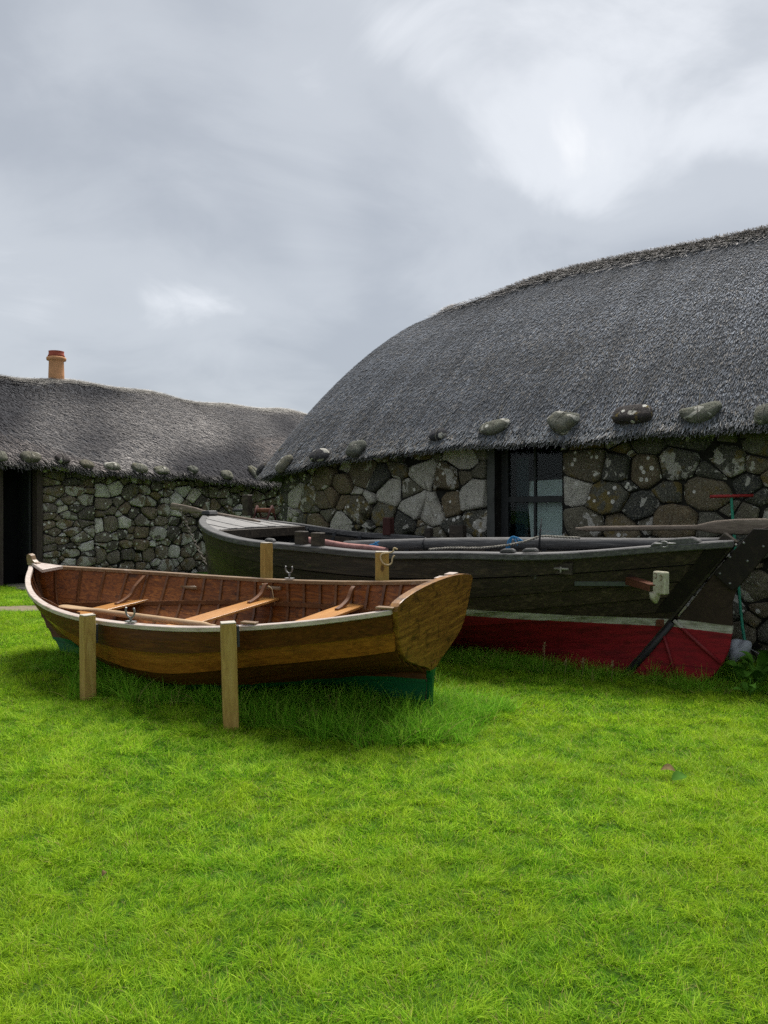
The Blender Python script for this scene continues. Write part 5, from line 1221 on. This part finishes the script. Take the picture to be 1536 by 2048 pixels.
def scatter_grass(name, pts, rot, scl, idx, meshes, mat, label):
    col = bpy.data.collections.new(name + '_sources')
    for i, me in enumerate(meshes):
        me.materials.clear(); me.materials.append(mat); so = bpy.data.objects.new(f'{name}_source_{i:02d}', me); col.objects.link(so)
    me = bpy.data.meshes.new(name); me.vertices.add(len(pts)); me.vertices.foreach_set('co', np.asarray(pts, float).ravel())
    me.attributes.new('rot', 'FLOAT_VECTOR', 'POINT').data.foreach_set('vector', np.asarray(rot, float).ravel())
    me.attributes.new('scl', 'FLOAT', 'POINT').data.foreach_set('value', np.asarray(scl, float)); me.attributes.new('idx', 'INT', 'POINT').data.foreach_set('value', np.asarray(idx, np.int32)); me.update()
    o = link_mesh(name, me); tag(o, label, kind='stuff'); ng = bpy.data.node_groups.new(name, 'GeometryNodeTree')
    ng.interface.new_socket('Geometry', in_out='INPUT', socket_type='NodeSocketGeometry'); ng.interface.new_socket('Geometry', in_out='OUTPUT', socket_type='NodeSocketGeometry')
    nd, lk = ng.nodes, ng.links; gi, go = nd.new('NodeGroupInput'), nd.new('NodeGroupOutput'); ip = nd.new('GeometryNodeInstanceOnPoints'); ci = nd.new('GeometryNodeCollectionInfo')
    ci.inputs['Collection'].default_value = col; ci.inputs['Separate Children'].default_value = True; ci.inputs['Reset Children'].default_value = True
    def attr(n_, t): a = nd.new('GeometryNodeInputNamedAttribute'); a.data_type = t; a.inputs['Name'].default_value = n_; return a.outputs['Attribute']
    e2r = nd.new('FunctionNodeEulerToRotation'); lk.new(attr('rot', 'FLOAT_VECTOR'), e2r.inputs[0]); lk.new(e2r.outputs[0], ip.inputs['Rotation'])
    lk.new(attr('scl', 'FLOAT'), ip.inputs['Scale']); lk.new(attr('idx', 'INT'), ip.inputs['Instance Index']); ip.inputs['Pick Instance'].default_value = True
    lk.new(gi.outputs[0], ip.inputs['Points']); lk.new(ci.outputs[0], ip.inputs['Instance']); lk.new(ip.outputs[0], go.inputs[0])
    md = o.modifiers.new('scatter', 'NODES'); md.node_group = ng; return o
rgg = np.random.default_rng(77)
RBi = np.array(RB.Mi); BBi = np.array(BB.Mi)
def boat_xy(Mi, x, y, z=.1): q = Mi[:3, :3] @ np.stack([x, y, np.full_like(x, z)]) + Mi[:3, 3:4]; return q[0], q[1]
def lawn_ok(x, y):
    ok = (N1[0] * x + N1[1] * y < C1 - .03); ok &= ~((N2[0] * x + N2[1] * y > C2 - .05)); ok &= ~((np.abs(N1[0] * x + N1[1] * y - C1 - 3) < 3.0) & (U1[0] * x + U1[1] * y < 11.6))
    lx, ly = boat_xy(RBi, x, y); ok &= ~((np.abs(ly) < .30) & (lx > .1) & (lx < 4.2))
    bx_, by_ = boat_xy(BBi, x, y); ok &= ~((np.abs(by_) < .42 + .0 * bx_) & (bx_ > 1.3) & (bx_ < 6.6)); ok &= ~((np.abs(by_) < .06) & (bx_ > -.1) & (bx_ < 1.4))
    py = 10.5 + (x + 10) * .09; ok &= ~((np.abs(y - py) < .24 + .05 * np.sin(x * 5)) & (x < -4.3))
    for ds, do, w, dp in ((-.40, .38, .80, .62), (.10, .95, .75, .5), (-.62, 1.0, .6, .55), (.45, 1.45, .6, .42)):
        p = l_xy(S0 + ds, -do); ok &= np.hypot(x - p[0], y - p[1]) > .36
    return ok
def lawn():
    X, Y, S, I, A = [], [], [], [], []; ms = []
    # turf pieces: each a dense patch of blades, laid edge to edge; loose clumps fill in along the boats, walls and path
    tiers = ((1.6, 3.6, .30, 27000, .0021, .0042, .016, .044), (3.6, 6.0, .36, 19000, .0028, .0052, .017, .047), (6.0, 17.5, .48, 8000, .0045, .0075, .022, .058))
    def turf(rng, T, dens, w0, w1, h0, h1):
        n = int(T * T * dens); x = rng.uniform(-.54, .54, n) * T; y = rng.uniform(-.54, .54, n) * T; k = noise2(x * 22, y * 22, int(rng.integers(1e6))); k2 = noise2(x * 60, y * 60, int(rng.integers(1e6)))
        h = rng.uniform(h0, h1, n) * np.clip(1 + .30 * k + .12 * k2, .45, 1.7); w = rng.uniform(w0, w1, n) / 2; la = 2.2 * noise2(x * 9, y * 9, int(rng.integers(1e6))) + rng.normal(0, 1.3, n); ln = np.abs(rng.normal(.9, .55, n)) * h; tw = rng.uniform(0, 6.283, n)
        sx, sy = np.cos(tw) * w, np.sin(tw) * w; t0 = np.clip(rng.beta(1.0, 1.1, n) + .20 * k, 0, 1); dr = (rng.uniform(0, 1, n) < .045).astype(float); long_ = rng.uniform(0, 1, n) < .02; h = np.where(long_, h * 1.5, h)
        V, Tn = [], []
        for i, t in enumerate((0, .4, .75, 1)):
            px, py = x + np.cos(la) * ln * t ** 1.8, y + np.sin(la) * ln * t ** 1.8; pz = h * (t - .30 * np.minimum(1, ln / h) * t * t); ww = 1 - .75 * t ** 1.5
            for sg in ((-1, 1) if i < 3 else (0,)): V.append(np.stack([px + sg * sx * ww, py + sg * sy * ww, pz], 1)); Tn.append(np.stack([t0, np.full(n, t), dr], 1))
        V = np.stack(V, 1).reshape(-1, 3); Tn = np.stack(Tn, 1).reshape(-1, 3); b = np.arange(n) * 7
        F4 = np.concatenate([np.stack([b, b + 1, b + 3, b + 2], 1), np.stack([b + 2, b + 3, b + 5, b + 4], 1)]); F3 = np.stack([b + 4, b + 5, b + 6], 1)
        me = bpy.data.meshes.new('turf'); me.vertices.add(len(V)); me.vertices.foreach_set('co', V.ravel()); nl = F4.size + F3.size; me.loops.add(nl); me.loops.foreach_set('vertex_index', np.concatenate([F4.ravel(), F3.ravel()]))
        me.polygons.add(len(F4) + len(F3)); tot = np.concatenate([np.full(len(F4), 4), np.full(len(F3), 3)]); me.polygons.foreach_set('loop_total', tot); me.polygons.foreach_set('loop_start', np.concatenate([[0], np.cumsum(tot)[:-1]]))
        me.attributes.new('tint', 'FLOAT_VECTOR', 'POINT').data.foreach_set('vector', Tn.ravel()); me.update(calc_edges=True); return me
    for ti, (y0, y1, T, dens, w0, w1, h0, h1) in enumerate(tiers):
        first = len(ms); ms += [turf(rgg, T, dens, w0, w1, h0, h1) for _ in range(5)]
        for yc in np.arange(y0 + T / 2, y1 + T * .49, T):
            xc = np.arange(-(.52 * yc + 2.6), .52 * yc + 2.6, T); o4 = [lawn_ok(xc + dx * T, np.full_like(xc, yc + dy * T)) for dx in (-.5, 0, .5) for dy in (-.5, 0, .5)]; full = np.all(o4, 0); part = np.any(o4, 0) & ~full
            n = int(full.sum()); X.append(xc[full]); Y.append(np.full(n, yc)); S.append(np.ones(n)); I.append(first + rgg.integers(0, 5, n)); A.append(rgg.integers(0, 4, n) * math.pi / 2)
            for x in xc[part]:
                m = int(T * T * dens / 26); px, py = x + rgg.uniform(-.5, .5, m) * T, yc + rgg.uniform(-.5, .5, m) * T; k = lawn_ok(px, py); m = int(k.sum())
                X.append(px[k]); Y.append(py[k]); S.append(rgg.uniform(.8, 1.25, m) * (1, 1.05, 1.35)[ti]); I.append(np.full(m, -1) - rgg.integers(0, 4, m)); A.append(rgg.uniform(0, 6.283, m))
    m = 0; px, py = rgg.uniform(-3.5, 3.8, m), rgg.uniform(2.2, 7, m); k = lawn_ok(px, py) & (noise2(px * 1.6, py * 1.6, 90) > .2); m = int(k.sum()); X.append(px[k]); Y.append(py[k]); S.append(rgg.uniform(.8, 1.3, m)); I.append(np.full(m, -5)); A.append(rgg.uniform(0, 6.283, m))
    nt = len(ms); ms += [clump_mesh(f'lawn_{k}', rgg, 24, .060, .022, .058, .0028, .0050, 1.25, 3, .03) for k in range(4)] + [clump_mesh('lawn_clover', rgg, 5, .05, .020, .038, .005, .008, .5, 3, 0, True)]
    X, Y, S, I, A = map(np.concatenate, (X, Y, S, I, A)); I = np.where(I < 0, nt - 1 - I, I); e = .08
    gx, gy = (ground_z(X + e, Y) - ground_z(X - e, Y)) / (2 * e), (ground_z(X, Y + e) - ground_z(X, Y - e)) / (2 * e); P = np.stack([X, Y, ground_z(X, Y) - .003], 1)
    # tilt each piece to the slope of the ground (rotation Z first, then X and Y)
    rot = np.stack([np.arctan(gy), -np.arctan(gx), np.zeros_like(X)], 1); rot2 = np.zeros_like(rot)
    for i in range(len(X)):
        Mx = Matrix.Rotation(rot[i, 1], 3, 'Y') @ Matrix.Rotation(rot[i, 0], 3, 'X') @ Matrix.Rotation(A[i], 3, 'Z'); rot2[i] = Mx.to_euler('XYZ')
    print('LAWN', len(X)); scatter_grass('lawn_grass', P, rot2, S, I, ms, MAT['grass'], 'short mown bright green lawn')
lawn()
def long_grass():
    X, Y, S = [], [], []
    def band(Mx, xs, ys, n, s):
        lx = rgg.uniform(*xs, n); ly = rgg.uniform(0, 1, n); lo, hi = ys; ly = lo(lx) + (hi(lx) - lo(lx)) * ly ** 1.2; q = np.array(Mx)[:3, :3] @ np.stack([lx, ly, np.zeros(n)]) + np.array(Mx)[:3, 3:4]
        k = rgg.uniform(0, 1, n) < np.clip(.75 + .6 * noise2(q[0] * 3, q[1] * 3, 71), .1, 1); X.append(q[0][k]); Y.append(q[1][k]); S.append((s * rgg.uniform(.6, 1.15, n))[k])
    wob = lambda x: .10 * np.sin(x * 3.1 + .5) + .06 * np.sin(x * 7.3)
    band(RB.M, (-.25, 3.75), (lambda x: .30 + 0 * x, lambda x: .78 + .25 * np.sin(np.clip(x, 0, 3.6) / 3.6 * math.pi) + wob(x)), 1150, .95)
    band(RB.M, (-.15, 2.6), (lambda x: .12 + 0 * x, lambda x: .50 + .06 * np.sin(x * 5)), 420, 1.15)
    band(RB.M, (3.2, 4.3), (lambda x: -.3 + 0 * x, lambda x: .55 + wob(x)), 220, .7)
    band(RB.M, (-.42, .3), (lambda x: -.55 + 0 * x, lambda x: .60 + wob(x)), 330, .72)
    band(RB.M, (.2, 3.8), (lambda x: -1.2 + 0 * x, lambda x: -.3 + 0 * x), 300, .7)
    band(BB.M, (.9, 5.2), (lambda x: .36 + 0 * x, lambda x: .78 + .8 * wob(x)), 1100, .80)
    band(BB.M, (-.5, 1.3), (lambda x: .06 + 0 * x, lambda x: .42 + wob(x)), 420, .78)
    band(BB.M, (-.9, 1.2), (lambda x: -1.0 + 0 * x, lambda x: -.06 + 0 * x), 420, .95)
    for px, d in ((176, 6.2), (462, 5.55)):
        n = 16; a = rgg.uniform(0, 6.28, n); r = rgg.uniform(.07, .17, n); X.append((px - 768) / F_PX * d + r * np.cos(a)); Y.append(d + .03 + np.abs(r * np.sin(a)) * .8); S.append(rgg.uniform(.35, .65, n))
    X, Y, S = map(np.concatenate, (X, Y, S)); k = N1[0] * X + N1[1] * Y < C1 - .05; X, Y, S = X[k], Y[k], S[k]; P = np.stack([X, Y, ground_z(X, Y) - .005], 1)
    rot = np.stack([rgg.normal(0, .22, len(X)), rgg.normal(0, .22, len(X)), rgg.uniform(0, 6.283, len(X))], 1)
    ms = [clump_mesh(f'long_{k}', rgg, 24, .07, .10, .27, .0045, .0085, .95, 5, .05) for k in range(6)]
    scatter_grass('long_grass', P, rot, S, rgg.integers(0, 6, len(X)), ms, MAT['long_grass'], 'long unmown tufts of grass round the two boats')
long_grass()

# put each grouping Empty that sits at the origin onto the base of its thing
for o, loc in ((cottage, (*r_xy(5, 2), 0)), (croft, (*l_xy(S0 + 3, 2), .3))):
    L = Vector(loc); o.location = L
    for ch in o.children: ch.location = ch.location - L
